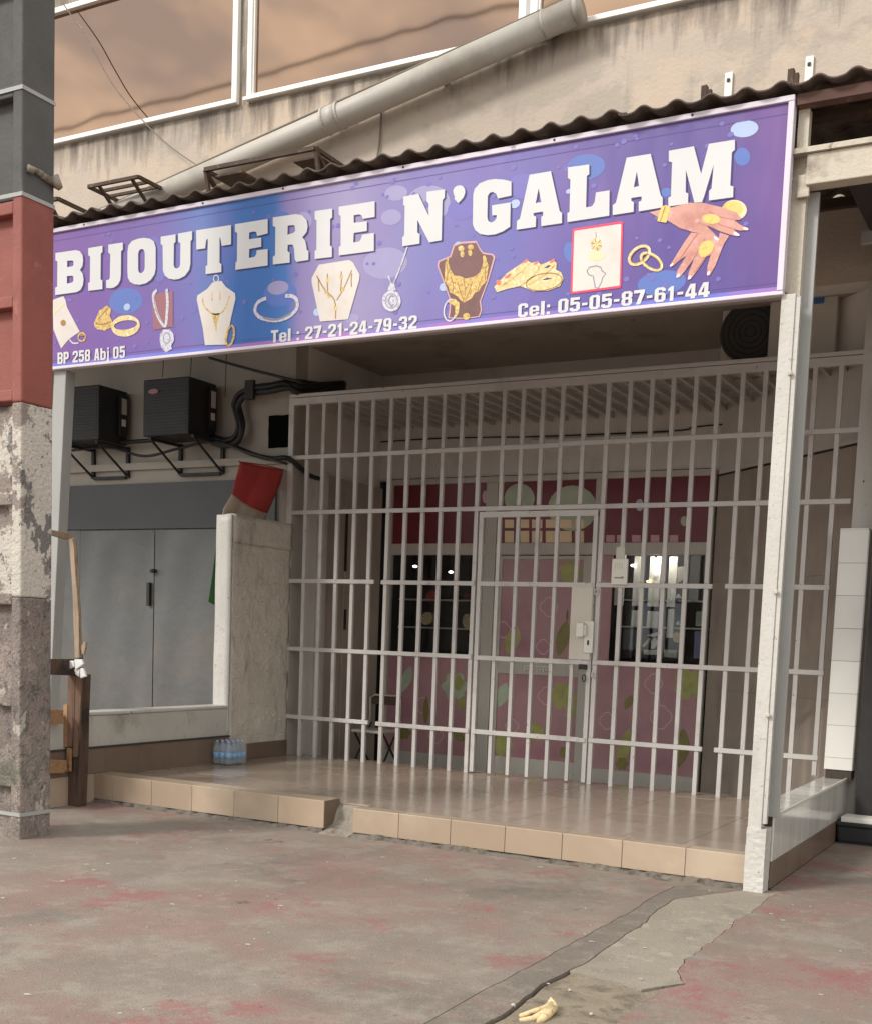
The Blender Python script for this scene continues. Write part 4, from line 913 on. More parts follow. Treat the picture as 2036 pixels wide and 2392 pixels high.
# sign -----------------------------------------------------------------
SY = -.06
sx0, sx1 = -7.62, -1.640
szb0, szt0 = 3.375, 4.420
sg = thing('sign_board', 'long purple jewellery shop sign board above the terrace', 'sign', ((sx0+sx1)/2, SY, szb0))
def sign_mat():
    m = bpy.data.materials.new('sign_print'); m.use_nodes = True; t = m.node_tree; b = t.nodes['Principled BSDF']; N = t.nodes.new; K = t.links.new
    g = N('ShaderNodeNewGeometry'); sp = N('ShaderNodeSeparateXYZ'); K(g.outputs['Position'], sp.inputs[0])
    nz = N('ShaderNodeTexNoise'); nz.inputs['Scale'].default_value = 1.1; nz.inputs['Detail'].default_value = 3; K(g.outputs['Position'], nz.inputs[0])
    mr = N('ShaderNodeMapRange'); mr.inputs['From Min'].default_value = -7.3; mr.inputs['From Max'].default_value = -1.64
    zz = N('ShaderNodeMath'); zz.operation = 'MULTIPLY_ADD'; zz.inputs[1].default_value = .16; K(sp.outputs['Z'], zz.inputs[0]); K(sp.outputs['X'], zz.inputs[2])
    z2 = N('ShaderNodeMath'); z2.operation = 'SUBTRACT'; z2.inputs[1].default_value = .62; K(zz.outputs[0], z2.inputs[0])
    ad = N('ShaderNodeMath'); ad.operation = 'MULTIPLY_ADD'; ad.inputs[1].default_value = .30; K(nz.outputs['Fac'], ad.inputs[0]); K(z2.outputs[0], ad.inputs[2])
    a2 = N('ShaderNodeMath'); a2.operation = 'SUBTRACT'; a2.inputs[1].default_value = .15; K(ad.outputs[0], a2.inputs[0])
    K(a2.outputs[0], mr.inputs['Value'])
    r = N('ShaderNodeValToRGB'); e = r.color_ramp.elements
    stops = [(0, (140, 98, 170)), (.10, (134, 98, 176)), (.22, (134, 114, 188)), (.285, (110, 138, 204)), (.31, (66, 120, 194)), (.395, (82, 132, 200)), (.415, (160, 146, 200)), (.50, (176, 164, 206)), (.60, (142, 138, 200)), (.70, (122, 118, 192)), (.82, (104, 84, 162)), (.93, (102, 80, 158)), (1, (122, 86, 156))]
    stops = [(p_, tuple(max(8, (q_*1.18-sum(c_)/3*.18)*.83) for q_ in c_)) for p_, c_ in stops]; e[0].position = 0; e[0].color = (*lin(*stops[0][1]), 1); e[1].position = 1; e[1].color = (*lin(*stops[-1][1]), 1)
    for p, c in stops[1:-1]: q = e.new(p); q.color = (*lin(*c), 1)
    K(mr.outputs[0], r.inputs[0])
    # fine vertical print banding and rosy drifts
    n2 = N('ShaderNodeTexNoise'); n2.inputs['Scale'].default_value = 1.7; n2.inputs['Detail'].default_value = 2
    mp_ = N('ShaderNodeMapping'); mp_.inputs['Location'].default_value = (4, 2, 7); K(g.outputs['Position'], mp_.inputs[0]); K(mp_.outputs[0], n2.inputs[0])
    rr = N('ShaderNodeMapRange'); rr.inputs['From Min'].default_value = .5; rr.inputs['From Max'].default_value = .75; rr.inputs['To Max'].default_value = .35; K(n2.outputs['Fac'], rr.inputs['Value'])
    mx = N('ShaderNodeMix'); mx.data_type = 'RGBA'; K(rr.outputs[0], mx.inputs['Factor']); K(r.outputs[0], mx.inputs['A']); mx.inputs['B'].default_value = (*lin(128, 88, 158), 1)
    K(mx.outputs['Result'], b.inputs['Base Color']); b.inputs['Roughness'].default_value = .38
    n3 = N('ShaderNodeTexNoise'); n3.inputs['Scale'].default_value = 2.5; bp = N('ShaderNodeBump'); bp.inputs['Strength'].default_value = .3; bp.inputs['Distance'].default_value = .03
    m3 = N('ShaderNodeMapping'); m3.inputs['Scale'].default_value = (1.6, 1, .5); K(g.outputs['Position'], m3.inputs[0]); K(m3.outputs[0], n3.inputs[0]); K(n3.outputs['Fac'], bp.inputs['Height']); K(bp.outputs[0], b.inputs['Normal'])
    return m
build('panel', B(sx0, sx1, SY, SY+.035, szb0+.012, szt0-.012), sign_mat(), sg)
build('frame', MB().box(sx0, sx1+.012, SY-.018, SY+.045, szt0-.024, szt0+.008).box(sx0, sx1+.012, SY-.012, SY+.045, szb0-.006, szb0+.016).box(sx1-.022, sx1+.012, SY-.016, SY+.045, szb0+.016, szt0-.024), m_signframe, sg, bevel=.004)
build('bottom_hem', B(sx0, sx1-.022, SY-.003, SY-.0008, szb0+.017, szb0+.040), mat('blue_hem', lin(108, 118, 204), .4, .2, 1.2, [(lin(160, 110, 180), .8, .5, .6)], .2, 20), sg)
build('fold_line', MB().box(sx0, sx1-.03, SY-.0015, SY-.0006, szb0+.062, szb0+.065).box(sx0, sx1-.03, SY-.0015, SY-.0006, szt0-.083, szt0-.079), m_txt_edge, sg)
for x in (-6.9, -5.75, -5.05, -4.1, -3.05, -2.2): build('rivet', B(x-.006, x+.006, SY-.022, SY-.0185, szt0-.012, szt0), m_blackmetal, sg)
LAY = [0]
def SP(p, off): return PY(p[0], p[1], SY-off)
def art(nm, cr, loops, m_, off=.002, parent=None):
    """flat print on the sign: outlines read off the photograph, laid on the sign plane"""
    q = [PY(*cr(*loops[0][0]), SY)]
    lo = []
    for lp in loops: 
        lo.append([Vector((v.x, SY-off, v.z)) for v in [PY(*cr(x, y), SY) for x, y in lp]])
    return build(nm, MB().flat(lo), m_, parent or sg)
def stroke(nm, cr, pts, wd, m_, off=.004, closed=False, parent=None):
    m = MB(); P = [Vector((v.x, SY-off, v.z)) for v in [PY(*cr(x, y), SY) for x, y in pts]]
    if closed: P.append(P[0]); 
    if len(P) > 2 and not closed: P = smooth_path(P, 4)
    k = (PY(*cr(pts[0][0]+10, pts[0][1]), SY)-PY(*cr(*pts[0]), SY)).length/10*wd/2
    Lr = []
    for i, p in enumerate(P):
        d = (P[min(i+1, len(P)-1)]-P[max(i-1, 0)]); d.normalize(); nrm = Vector((-d.z, 0, d.x)); Lr.append((p+nrm*k, p-nrm*k))
    for i in range(len(P)-1): m.add([Lr[i][0], Lr[i+1][0], Lr[i+1][1], Lr[i][1]], [(0, 1, 2, 3)])
    return build(nm, m, m_, parent or sg)
def ringart(nm, cr, cx, cy, rx, ry, rot, t, m_, off=.004, ix=0, iy=0, irx=None, iry=None, parent=None):
    o = ell(cx, cy, rx, ry, rot, 32); i = ell(cx+ix, cy+iy, irx or rx-t, iry or ry-t, rot, 32); m = MB()
    f = lambda q: (lambda v: Vector((v.x, SY-off, v.z)))(PY(*cr(*q), SY))
    for k in range(32):
        k2 = (k+1) % 32; m.add([f(o[k]), f(o[k2]), f(i[k2]), f(i[k])], [(0, 1, 2, 3)])
    return build(nm, m, m_, parent or sg)
L1 = crop(120, 460, .22676); L2 = crop(500, 440, .22676); L3 = crop(900, 380, .22676); L4 = crop(1300, 310, .24943)
letters = [
 (L1, [[(48,578),(255,548),(300,560),(328,600),(333,660),(325,715),(300,752),(328,790),(338,850),(330,910),(305,960),(262,982),(45,1012),(45,935),(65,925),(68,665),(48,655)], [(168,658),(222,655),(234,668),(234,702),(222,715),(168,724)], [(166,815),(222,812),(234,828),(232,868),(218,882),(166,894)]]),
 (L1, [[(385,528),(532,503),(532,570),(515,582),(512,848),(532,862),(532,950),(385,968),(385,888),(402,878),(405,615),(385,600)]]),
 (L1, [[(592,492),(742,470),(742,545),(724,558),(722,800),(715,860),(690,905),(650,935),(605,942),(570,935),(570,860),(600,850),(608,830),(612,590),(592,575)]]),
 (L1, [[(790,560),(800,500),(835,455),(900,430),(960,422),(1020,430),(1062,460),(1080,520),(1080,740),(1068,800),(1030,855),(980,890),(920,905),(860,900),(815,875),(793,830),(789,760)], [(900,580),(910,550),(935,535),(958,545),(968,575),(968,730),(958,765),(930,788),(908,775),(900,745)]]),
 (L1, [[(1132,410),(1285,385),(1285,465),(1268,480),(1265,700),(1275,730),(1300,738),(1325,722),(1332,695),(1335,478),(1312,462),(1312,378),(1455,352),(1455,440),(1440,455),(1438,690),(1425,755),(1380,815),(1320,845),(1270,852),(1215,842),(1175,810),(1155,760),(1152,500),(1132,485)]]),
 (L1, [[(1497,345),(1857,290),(1857,490),(1760,504),(1750,440),(1738,412),(1738,680),(1757,692),(1757,775),(1595,796),(1595,715),(1613,702),(1618,430),(1600,450),(1590,530),(1500,543)]]),
 (L2, [[(222,370),(558,315),(558,465),(450,492),(440,450),(420,445),(368,455),(366,525),(492,508),(492,602),(368,625),(366,718),(425,705),(442,675),(445,640),(558,625),(558,795),(225,840),(228,765),(242,750),(245,460),(222,445)]]),
 (L2, [[(612,300),(850,265),(915,280),(958,325),(970,390),(960,450),(915,505),(945,540),(958,600),(960,635),(978,645),(978,738),(855,758),(838,735),(830,620),(815,580),(765,582),(762,645),(785,665),(785,765),(612,785),(612,705),(635,690),(638,400),(612,388)], [(765,385),(825,378),(840,395),(842,440),(822,460),(762,478)]]),
 (L2, [[(1043,235),(1223,208),(1223,300),(1202,318),(1200,588),(1220,605),(1220,708),(1043,728),(1043,645),(1060,632),(1062,330),(1043,318)]]),
 (L2, [[(1290,190),(1660,132),(1660,295),(1538,315),(1525,280),(1500,268),(1445,278),(1445,355),(1580,340),(1580,440),(1445,460),(1440,558),(1500,548),(1522,515),(1530,478),(1652,460),(1652,645),(1290,692),(1292,605),(1310,590),(1310,285),(1290,270)]]),
 (L3, [[(190,350),(345,322),(450,545),(450,420),(430,400),(430,300),(615,275),(612,360),(590,385),(580,800),(455,822),(335,590),(335,720),(360,738),(358,835),(180,862),(180,770),(200,750),(205,445),(190,435)]]),
 (L3, [[(698,290),(712,258),(740,238),(775,233),(805,248),(822,280),(822,315),(805,360),(778,392),(750,418),(708,368),(720,355),(708,335)]]),
 (L3, [[(905,330),(920,270),(970,215),(1050,180),(1130,168),(1220,175),(1298,195),(1298,340),(1160,370),(1140,320),(1105,302),(1075,312),(1055,345),(1050,560),(1060,600),(1090,618),(1125,600),(1145,570),(1145,540),(1100,545),(1098,440),(1290,410),(1285,660),(1210,710),(1130,740),(1050,748),(975,735),(925,695),(900,635)]]),
 (L3, [[(1485,125),(1705,88),(1795,500),(1818,518),(1818,624),(1605,655),(1605,560),(1625,545),(1622,505),(1525,520),(1528,545),(1552,560),(1548,662),(1352,692),(1355,600),(1385,578)], [(1578,265),(1605,408),(1548,418)]]),
 (L4, [[(105,325),(305,298),(305,390),(282,405),(275,700),(330,690),(355,650),(368,560),(495,540),(492,778),(100,838),(100,755),(120,740),(128,440),(105,425)]]),
 (L4, [[(655,235),(880,198),(975,590),(992,608),(992,700),(768,738),(768,650),(795,635),(795,598),(698,612),(700,640),(722,650),(720,742),(525,772),(525,680),(555,655)], [(750,365),(772,500),(722,512)]]),
 (L4, [[(1050,170),(1285,128),(1352,385),(1425,105),(1668,66),(1668,160),(1640,185),(1625,495),(1655,505),(1652,605),(1425,636),(1428,545),(1450,525),(1470,300),(1380,600),(1360,652),(1290,655),(1210,350),(1208,560),(1232,570),(1230,665),(1045,692),(1045,610),(1070,595),(1080,280),(1050,268)]]),
]
# bokeh discs of the print
J1 = crop(110, 550, .2551); J2 = crop(540, 540, .26077); J3 = crop(980, 480, .29478); J4 = crop(1420, 230, .26077)
for ib, (cr, cx, cy, rx, ry, m_) in enumerate([(J1,722,600,155,118,m_bok_blue),(J2,440,560,150,115,m_bok_blue),(J2,420,505,95,62,m_bok_lil),(J2,1380,285,200,140,m_bok_lil),(L3,110,312,118,78,m_bok_lil),(L3,60,560,105,80,m_bok_lil),(L3,440,420,230,190,m_bok_lil),(L3,780,480,140,110,m_bok_dot),(L3,1420,240,150,130,m_bok_dot),(L4,270,320,185,120,m_bok_blue),(J4,1220,270,125,75,m_bok_white),(J4,1200,520,72,82,m_bok_blue),(J4,520,840,50,40,m_bok_blue),(J4,480,1650,220,110,m_bok_blue),(L2,690,320,110,80,m_bok_blue),(L2,930,330,80,90,m_bok_lil),(J3,1190,370,50,80,m_bok_blue),(J2,1080,780,70,40,m_bok_lil),(L1,1090,640,90,240,m_bok_dot)]):
    art('bokeh_print', cr, [ell(cx, cy, rx, ry, -8)], m_, .0006+ib*.00004)
dm = MB()
rnd = random.Random(3)
for k in range(150):
    x = rnd.uniform(-7.25, -1.75); z = rnd.uniform(szb0+.1, szt0-.05); r_ = rnd.choice([.009, .011, .012, .015])
    dm.flat([[(x+r_*1.25*math.cos(t), SY-.0017-k*.0000015, z+r_*math.sin(t)) for t in [j*math.pi/5 for j in range(10)]]])
build('dot_print', dm, m_bok_dot, sg, kind='stuff')
dm = MB()
for k in range(8):
    x = rnd.uniform(-7.25, -1.75); z = rnd.uniform(szb0+.1, szt0-.05); r_ = rnd.choice([.014, .02, .026])
    dm.flat([[(x+r_*1.25*math.cos(t), SY-.0022-k*.00001, z+r_*math.sin(t)) for t in [j*math.pi/6 for j in range(12)]]])
build('dot_print', dm, m_bok_white, sg, kind='stuff')
for cr, lp in letters:
    sh_ = art('letter_shadow', cr, [[(x+12, y+9) for x, y in q] for q in lp], m_shadow, .0034)
    art('letter', cr, lp, m_letter, .0055)
# small lettering in a heavy condensed typeface: glyph outlines in a unit box
_six = [[(.22,0),(.78,0),(1,.15),(1,.5),(.82,.64),(.36,.64),(.36,.82),(.64,.82),(.64,.72),(1,.72),(1,.86),(.78,1),(.22,1),(0,.85),(0,.15)], [(.36,.17),(.64,.17),(.64,.47),(.36,.47)]]
GL = {'0': [[(.22,0),(.78,0),(1,.14),(1,.86),(.78,1),(.22,1),(0,.86),(0,.14)], [(.36,.2),(.44,.16),(.56,.16),(.64,.2),(.64,.8),(.56,.84),(.44,.84),(.36,.8)]],
 '8': [[(.22,0),(.78,0),(1,.14),(1,.42),(.9,.52),(1,.6),(1,.86),(.78,1),(.22,1),(0,.86),(0,.6),(.1,.52),(0,.42),(0,.14)], [(.36,.16),(.64,.16),(.64,.43),(.36,.43)], [(.36,.6),(.64,.6),(.64,.84),(.36,.84)]],
 '6': _six, '9': [[(1-x, 1-y) for x, y in lp] for lp in _six],
 '5': [[(0,.28),(0,.14),(.22,0),(.78,0),(1,.16),(1,.55),(.8,.68),(.38,.68),(.38,.8),(.95,.8),(.95,1),(.05,1),(.05,.46),(.36,.46),(.4,.5),(.64,.5),(.64,.18),(.36,.18),(.36,.28)]],
 '2': [[(0,0),(1,0),(1,.19),(.42,.19),(1,.58),(1,.86),(.78,1),(.22,1),(0,.86),(0,.66),(.35,.66),(.35,.82),(.65,.82),(.65,.62),(0,.2)]],
 '3': [[(0,.3),(0,.14),(.22,0),(.78,0),(1,.14),(1,.44),(.86,.53),(1,.6),(1,.86),(.78,1),(.22,1),(0,.86),(0,.7),(.35,.7),(.35,.82),(.65,.82),(.65,.6),(.35,.58),(.35,.46),(.65,.44),(.65,.18),(.35,.18),(.35,.3)]],
 '7': [[(0,.78),(0,1),(1,1),(1,.82),(.62,0),(.22,0),(.58,.78)]],
 '4': [[(.48,0),(.86,0),(.86,.16),(1,.16),(1,.36),(.86,.36),(.86,1),(.4,1),(0,.36),(0,.16),(.48,.16)], [(.27,.36),(.5,.36),(.5,.76)]],
 '1': [[(.35,0),(.8,0),(.8,1),(.5,1),(.1,.84),(.1,.66),(.35,.72)]], '-': [[(.08,.36),(.92,.36),(.92,.54),(.08,.54)]],
 'B': [[(0,0),(.78,0),(1,.14),(1,.42),(.86,.52),(1,.6),(1,.86),(.78,1),(0,1)], [(.36,.17),(.64,.17),(.64,.43),(.36,.43)], [(.36,.6),(.64,.6),(.64,.83),(.36,.83)]],
 'P': [[(0,0),(.38,0),(.38,.36),(.78,.36),(1,.5),(1,.86),(.78,1),(0,1)], [(.38,.54),(.64,.54),(.64,.83),(.38,.83)]],
 'A': [[(0,0),(.34,0),(.38,.18),(.62,.18),(.66,0),(1,0),(.74,1),(.26,1)], [(.42,.35),(.58,.35),(.5,.75)]],
 'b': [[(0,0),(.78,0),(1,.14),(1,.6),(.78,.74),(.36,.74),(.36,1),(0,1)], [(.36,.16),(.64,.16),(.64,.58),(.36,.58)]],
 'T': [[(.32,0),(.68,0),(.68,.8),(1,.8),(1,1),(0,1),(0,.8),(.32,.8)]],
 'e': [[(0,.14),(.22,0),(.78,0),(1,.14),(1,.26),(.64,.26),(.64,.15),(.36,.15),(.36,.32),(1,.32),(1,.6),(.78,.74),(.22,.74),(0,.6)], [(.36,.45),(.64,.45),(.64,.6),(.36,.6)]],
 'l': [[(.05,0),(.95,0),(.95,1),(.05,1)]],
 'C': [[(0,.15),(.22,0),(.78,0),(1,.15),(1,.36),(.64,.36),(.64,.18),(.36,.18),(.36,.82),(.64,.82),(.64,.66),(1,.66),(1,.86),(.78,1),(.22,1),(0,.86)]]}
GL2 = {'j': [[(.0,-.2),(.75,-.2),(.95,-.1),(.95,.74),(.25,.74),(.25,-.04),(.0,-.04)], [(.25,.83),(.95,.83),(.95,1),(.25,1)]], ':': [[(.15,0),(.85,0),(.85,.2),(.15,.2)], [(.15,.5),(.85,.5),(.85,.7),(.15,.7)]]}
GW = {'-': .36, ':': .26, 'l': .24, 'j': .26, '1': .42, ' ': .26}
def text(body, p0, p1, hpx, nm):
    a = PY(*p0, SY); b = PY(*p1, SY); hh = (PY(p0[0], p0[1]-hpx, SY)-a).length
    ws = [GW.get(c, .58) for c in body]; tot = sum(ws)+.08*(len(body)-1); u = 0
    def pt(x, y): t = x/tot; p = a.lerp(b, t); return Vector((p.x, SY-.0056, p.z+y*hh))
    for c, w_ in zip(body, ws):
        if c != ' ':
            mb = MB()
            if c in GL: mb.flat([[pt(u+x*w_, y) for x, y in lp] for lp in GL[c]])
            else:
                for lp in GL2[c]: mb.flat([[pt(u+x*w_, y) for x, y in lp]])
            o = build(nm, mb, m_letter, sg)
            if c in GL2: o['kind'] = 'stuff'
        u += w_+.08
text('BP 258 Abj 05', J1(100, 1180), J1(718, 1120), 27, 'address_character')
text('Tel : 27-21-24-79-32', J2(360, 1002), J2(1665, 872), 29, 'phone_character')
text('Cel: 05-05-87-61-44', J3(778, 890), J4(908, 1776), 32, 'phone_character')
# printed jewellery
art('cloth_print', J1, [[(52,590),(150,555),(170,590),(185,660),(300,880),(200,950),(130,1035),(60,860)]], m_cream); stroke('cloth_line_print', J1, [(62,712),(110,665),(165,618)], 16, m_peach, .003); art('spot_print', J1, [ell(150,800,24,28)], m_goldd, .003)
ringart('ring_print', J1, 320, 930, 38, 44, 0, 12, m_gold, .0035); art('spot_print', J1, [ell(322,912,24,12)], m_goldd, .0045); stroke('chain_print', J1, [(205,950),(240,985),(290,985)], 10, m_silver, .003)
art('ring_print', J1, [[(432,800),(480,690),(550,640),(588,672),(578,745),(600,790),(590,840),(530,872),(460,858),(436,830)]], m_gold, .003); stroke('ring_line_print', J1, [(445,795),(500,815),(585,790)], 8, m_goldd, .004); stroke('ring_line_print', J1, [(470,770),(520,710),(560,665)], 7, m_goldd, .004)
ringart('ring_print', J1, 722, 828, 132, 98, -8, 26, m_palegold, .004, 0, -8, 108, 42)
art('pouch_print', J1, [[(958,540),(1155,508),(1155,835),(978,865)]], mat('maroon_print', lin(150, 96, 104), .4, 0), .003)
stroke('chain_print', J1, [(1010,500),(978,540),(985,620),(1020,740),(1085,830),(1102,700),(1106,600),(1098,490)], 24, m_silver, .0045); stroke('chain_line_print', J1, [(985,560),(990,625),(1024,738),(1080,815)], 6, m_silverd, .0052)
art('pendant_print', J1, [[(1040,900),(1070,862),(1130,862),(1160,900),(1168,960),(1140,1015),(1148,1040),(1090,1072),(1050,1025),(1036,960)]], m_silver, .005); ringart('pendant_line_print', J1, 1100, 940, 34, 52, 0, 7, m_silverd, .0058)
art('bust_print', J1, [[(1520,430),(1600,415),(1640,470),(1725,530),(1730,580),(1690,750),(1640,1000),(1450,1005),(1430,850),(1375,590),(1380,550),(1470,490)]], m_cream, .0042); ringart('loop_print', J1, 1550, 395, 28, 36, 0, 10, m_silver, .003)
stroke('necklace_print', J1, [(1428,575),(1445,650),(1530,720),(1620,690),(1675,555)], 10, m_gold, .005); art('pendant_print', J1, [[(1508,715),(1585,712),(1562,800),(1552,888),(1535,800)]], m_gold, .005); stroke('earring_print', J1, [(1515,520),(1513,560),(1515,600)], 9, m_gold, .005); stroke('earring_print', J1, [(1585,510),(1587,550),(1585,592)], 9, m_gold, .005)
ringart('ring_print', J1, 1680, 920, 44, 102, 10, 20, m_gold, .0055)
stroke('bangle_print', J2, [(318,600),(250,632),(216,700),(250,765),(330,792),(420,798),(520,765),(590,695),(592,622),(550,582),(488,580)], 26, m_silver, .004); stroke('bangle_line_print', J2, [(290,775),(360,792),(440,785),(540,735)], 14, m_silverd, .005)
art('card_print', J2, [[(790,300),(1060,258),(1095,280),(1155,390),(1150,440),(1050,790),(800,810),(725,460),(725,420)]], m_cream, .0042)
for pts in [[(770,400),(840,520),(930,620),(940,785)], [(1085,350),(1020,500),(950,620)], [(868,380),(866,450),(870,540)], [(990,360),(992,430),(985,540)], [(790,430),(788,480),(792,540)], [(1085,380),(1080,440),(1083,500)]]: stroke('necklace_print', J2, pts, 9, m_goldd, .005)
for c_ in [(855,545),(1005,520),(880,580),(990,410),(866,440),(940,690)]: art('bead_print', J2, [ell(c_[0], c_[1], 14, 20)], m_gold, .0053)
stroke('chain_print', J2, [(1580,140),(1540,260),(1490,390),(1455,480)], 13, m_silver, .004); stroke('chain_print', J2, [(1410,400),(1425,440),(1440,480)], 13, m_silver, .004)
art('pendant_print', J2, [ell(1440,625,84,96)], m_silver, .005); ringart('pendant_line_print', J2, 1440, 625, 58, 68, 0, 8, m_silverd, .0056); stroke('pendant_line_print', J2, [(1460,590),(1440,580),(1420,605),(1420,640),(1440,668),(1462,655)], 12, m_silverd, .0058); art('pendant_print', J2, [[(1425,470),(1465,470),(1480,530),(1405,530)]], m_silver, .0045)
art('bust_print', J3, [[(270,310),(330,288),(450,280),(480,340),(505,372),(582,384),(600,410),(545,600),(485,760),(495,830),(474,884),(360,900),(226,894),(236,820),(240,750),(186,600),(140,480),(146,440),(240,400)]], m_bustpink, .0036)
art('bust_print', J3, [[(278,322),(330,302),(448,296),(472,345),(500,384),(572,394),(584,412),(534,600),(474,760),(484,830),(466,876),(360,890),(238,886),(246,820),(250,750),(196,600),(152,480),(158,448),(250,408)]], m_bustbrown, .0042)
art('necklace_print', J3, [[(232,400),(205,450),(198,600),(230,640),(240,690),(268,700),(300,722),(330,755),(352,770),(380,755),(410,738),(440,690),(470,680),(490,640),(530,600),(545,480),(520,395),(500,400),(505,450),(480,530),(430,565),(370,580),(320,560),(275,555),(245,510),(228,450)]], m_gold, .005)
for pts in [[(300,610),(330,700),(350,760)], [(420,600),(390,690),(360,760)], [(250,560),(270,640),(260,690)], [(500,560),(470,640),(462,675)], [(350,590),(358,650),(360,720)], [(215,470),(225,540),(215,600)], [(530,470),(518,540),(520,590)]]: stroke('necklace_line_print', J3, pts, 6, m_goldd, .0056)
for c_ in [(330,340,24,22),(338,385,16,26),(405,330,24,20),(400,375,16,26)]: art('earring_print', J3, [ell(*c_)], m_gold, .005)
ringart('ring_print', J3, 245, 830, 55, 92, 8, 12, m_silver, .0055); art('ring_print', J3, [[(225,765),(280,740),(318,775),(312,850),(285,895),(280,800)]], m_gold, .006); art('bead_print', J3, [ell(372,880,28,28)], m_gold, .006)
art('bangle_print', J3, [[(590,645),(700,530),(850,430),(880,455),(940,445),(960,470),(1060,428),(1085,460),(1080,510),(1120,530),(1140,580),(1110,640),(1020,675),(900,680),(830,650),(790,640),(690,662),(612,688)]], m_palegold, .004)
ringart('bangle_line_print', J3, 985, 605, 148, 70, -10, 8, m_goldd, .0048); stroke('bangle_line_print', J3, [(640,640),(760,560),(870,460)], 8, m_gold, .0048); stroke('bangle_line_print', J3, [(790,640),(900,560),(955,470)], 8, m_gold, .0048); stroke('bangle_line_print', J3, [(860,630),(980,560),(1070,470)], 10, m_gold, .0048)
for c_ in [(625,610,18,22),(840,440,24,9),(925,455,24,9),(1050,440,26,10),(700,560,30,12)]: art('bangle_accent_print', J3, [ell(c_[0], c_[1], c_[2], c_[3], -35)], mat('coral_print', lin(226, 118, 92), .4, 0), .0052)
art('hole_print', J3, [[(965,590),(1010,572),(1050,578),(1010,588)]], m_shadow, .0052); art('hole_print', J3, [[(985,495),(1020,472),(1040,478),(1010,495)]], m_shadow, .0052)
art('card_border_print', J3, [[(1218,184),(1602,122),(1612,134),(1597,642),(1588,654),(1203,702),(1194,692),(1208,196)]], m_redprint, .0034); art('card_print', J3, [[(1232,200),(1590,146),(1597,154),(1584,628),(1578,636),(1216,684),(1210,678),(1224,208)]], m_cream, .0042)
stroke('map_print', J3, [(1325,520),(1345,490),(1400,478),(1435,490),(1445,520),(1475,540),(1450,570),(1440,610),(1415,655),(1390,650),(1375,560),(1340,550)], 8, m_silverd, .005, True)
art('ring_print', J3, [ell(1400,400,68,38)], m_peach, .005); art('medal_print', J3, [ell(1400,310,44,52)], m_palegold, .0048)
for k in range(6): a_ = k*math.pi/3+.3; stroke('ray_print', J3, [(1400+14*math.cos(a_), 310+16*math.sin(a_)), (1400+44*math.cos(a_), 310+50*math.sin(a_))], 6, m_goldd, .0054)
stroke('ray_print', J3, [(1396,210),(1399,260)], 4, m_goldd, .0054)
ringart('ring_print', J4, 280, 1405, 118, 78, -40, 26, m_palegold, .004); ringart('ring_print', J4, 388, 1462, 118, 72, 35, 24, m_palegold, .0046); ringart('ring_line_print', J4, 280, 1405, 94, 54, -40, 7, m_goldd, .005); ringart('ring_line_print', J4, 388, 1462, 96, 50, 35, 7, m_goldd, .005)
art('glow_print', J4, [ell(1130,1000,112,92)], m_peach, .003); art('flower_print', J4, [ell(1115,985,92,66)], m_yellow, .0036)
art('hand_print', J4, [[(745,1200),(830,1210),(930,1265),(985,1275),(1000,1200),(1085,1230),(1040,1300),(1010,1370),(960,1500),(910,1585),(885,1580),(890,1500),(920,1400),(880,1420),(800,1540),(740,1620),(715,1615),(720,1560),(770,1440),(700,1530),(640,1605),(610,1590),(620,1540),(700,1410),(640,1450),(575,1505),(558,1490),(600,1420),(680,1290)]], m_skin, .004)
art('hand_print', J4, [[(370,1020),(450,1000),(560,980),(720,935),(850,935),(1000,970),(1150,1020),(1190,1070),(1180,1090),(1120,1085),(1180,1130),(1245,1160),(1240,1180),(1180,1185),(1120,1170),(1170,1215),(1150,1235),(1090,1220),(1000,1190),(920,1150),(880,1140),(990,1250),(980,1275),(930,1265),(830,1210),(750,1195),(640,1160),(560,1110),(520,1090),(440,1060)]], m_skin, .0048)
for pts in [[(900,1010),(1000,1060),(1120,1085)], [(880,1060),(1000,1130),(1120,1168)], [(800,1110),(850,1130),(920,1150),(1000,1190)], [(800,1210),(730,1310),(640,1440)], [(870,1250),(790,1390),(705,1520)], [(940,1290),(870,1420),(770,1560)]]: stroke('finger_line_print', J4, pts, 7, m_skind, .0054)
for c_ in [(570,1492,20,10,-40),(628,1588,22,12,-50),(730,1604,22,12,-55),(900,1566,22,12,-65),(1232,1168,26,12,15),(1150,1215,30,12,25),(970,1256,28,12,35)]: art('nail_print', J4, [ell(*c_)], m_nail, .0056)
art('bracelet_print', J4, [[(440,1100),(455,1040),(478,970),(520,955),(560,975),(545,1040),(520,1115),(480,1108)]], m_yellow, .0056); stroke('bracelet_line_print', J4, [(470,1100),(490,1040),(512,970)], 7, m_goldd, .006)
art('ring_print', J4, [ell(925,1080,80,44,5)], m_yellow, .0058); art('ring_print', J4, [[(815,1330),(850,1285),(915,1270),(952,1310),(935,1370),(880,1415),(840,1425),(808,1385)]], m_yellow, .0058)

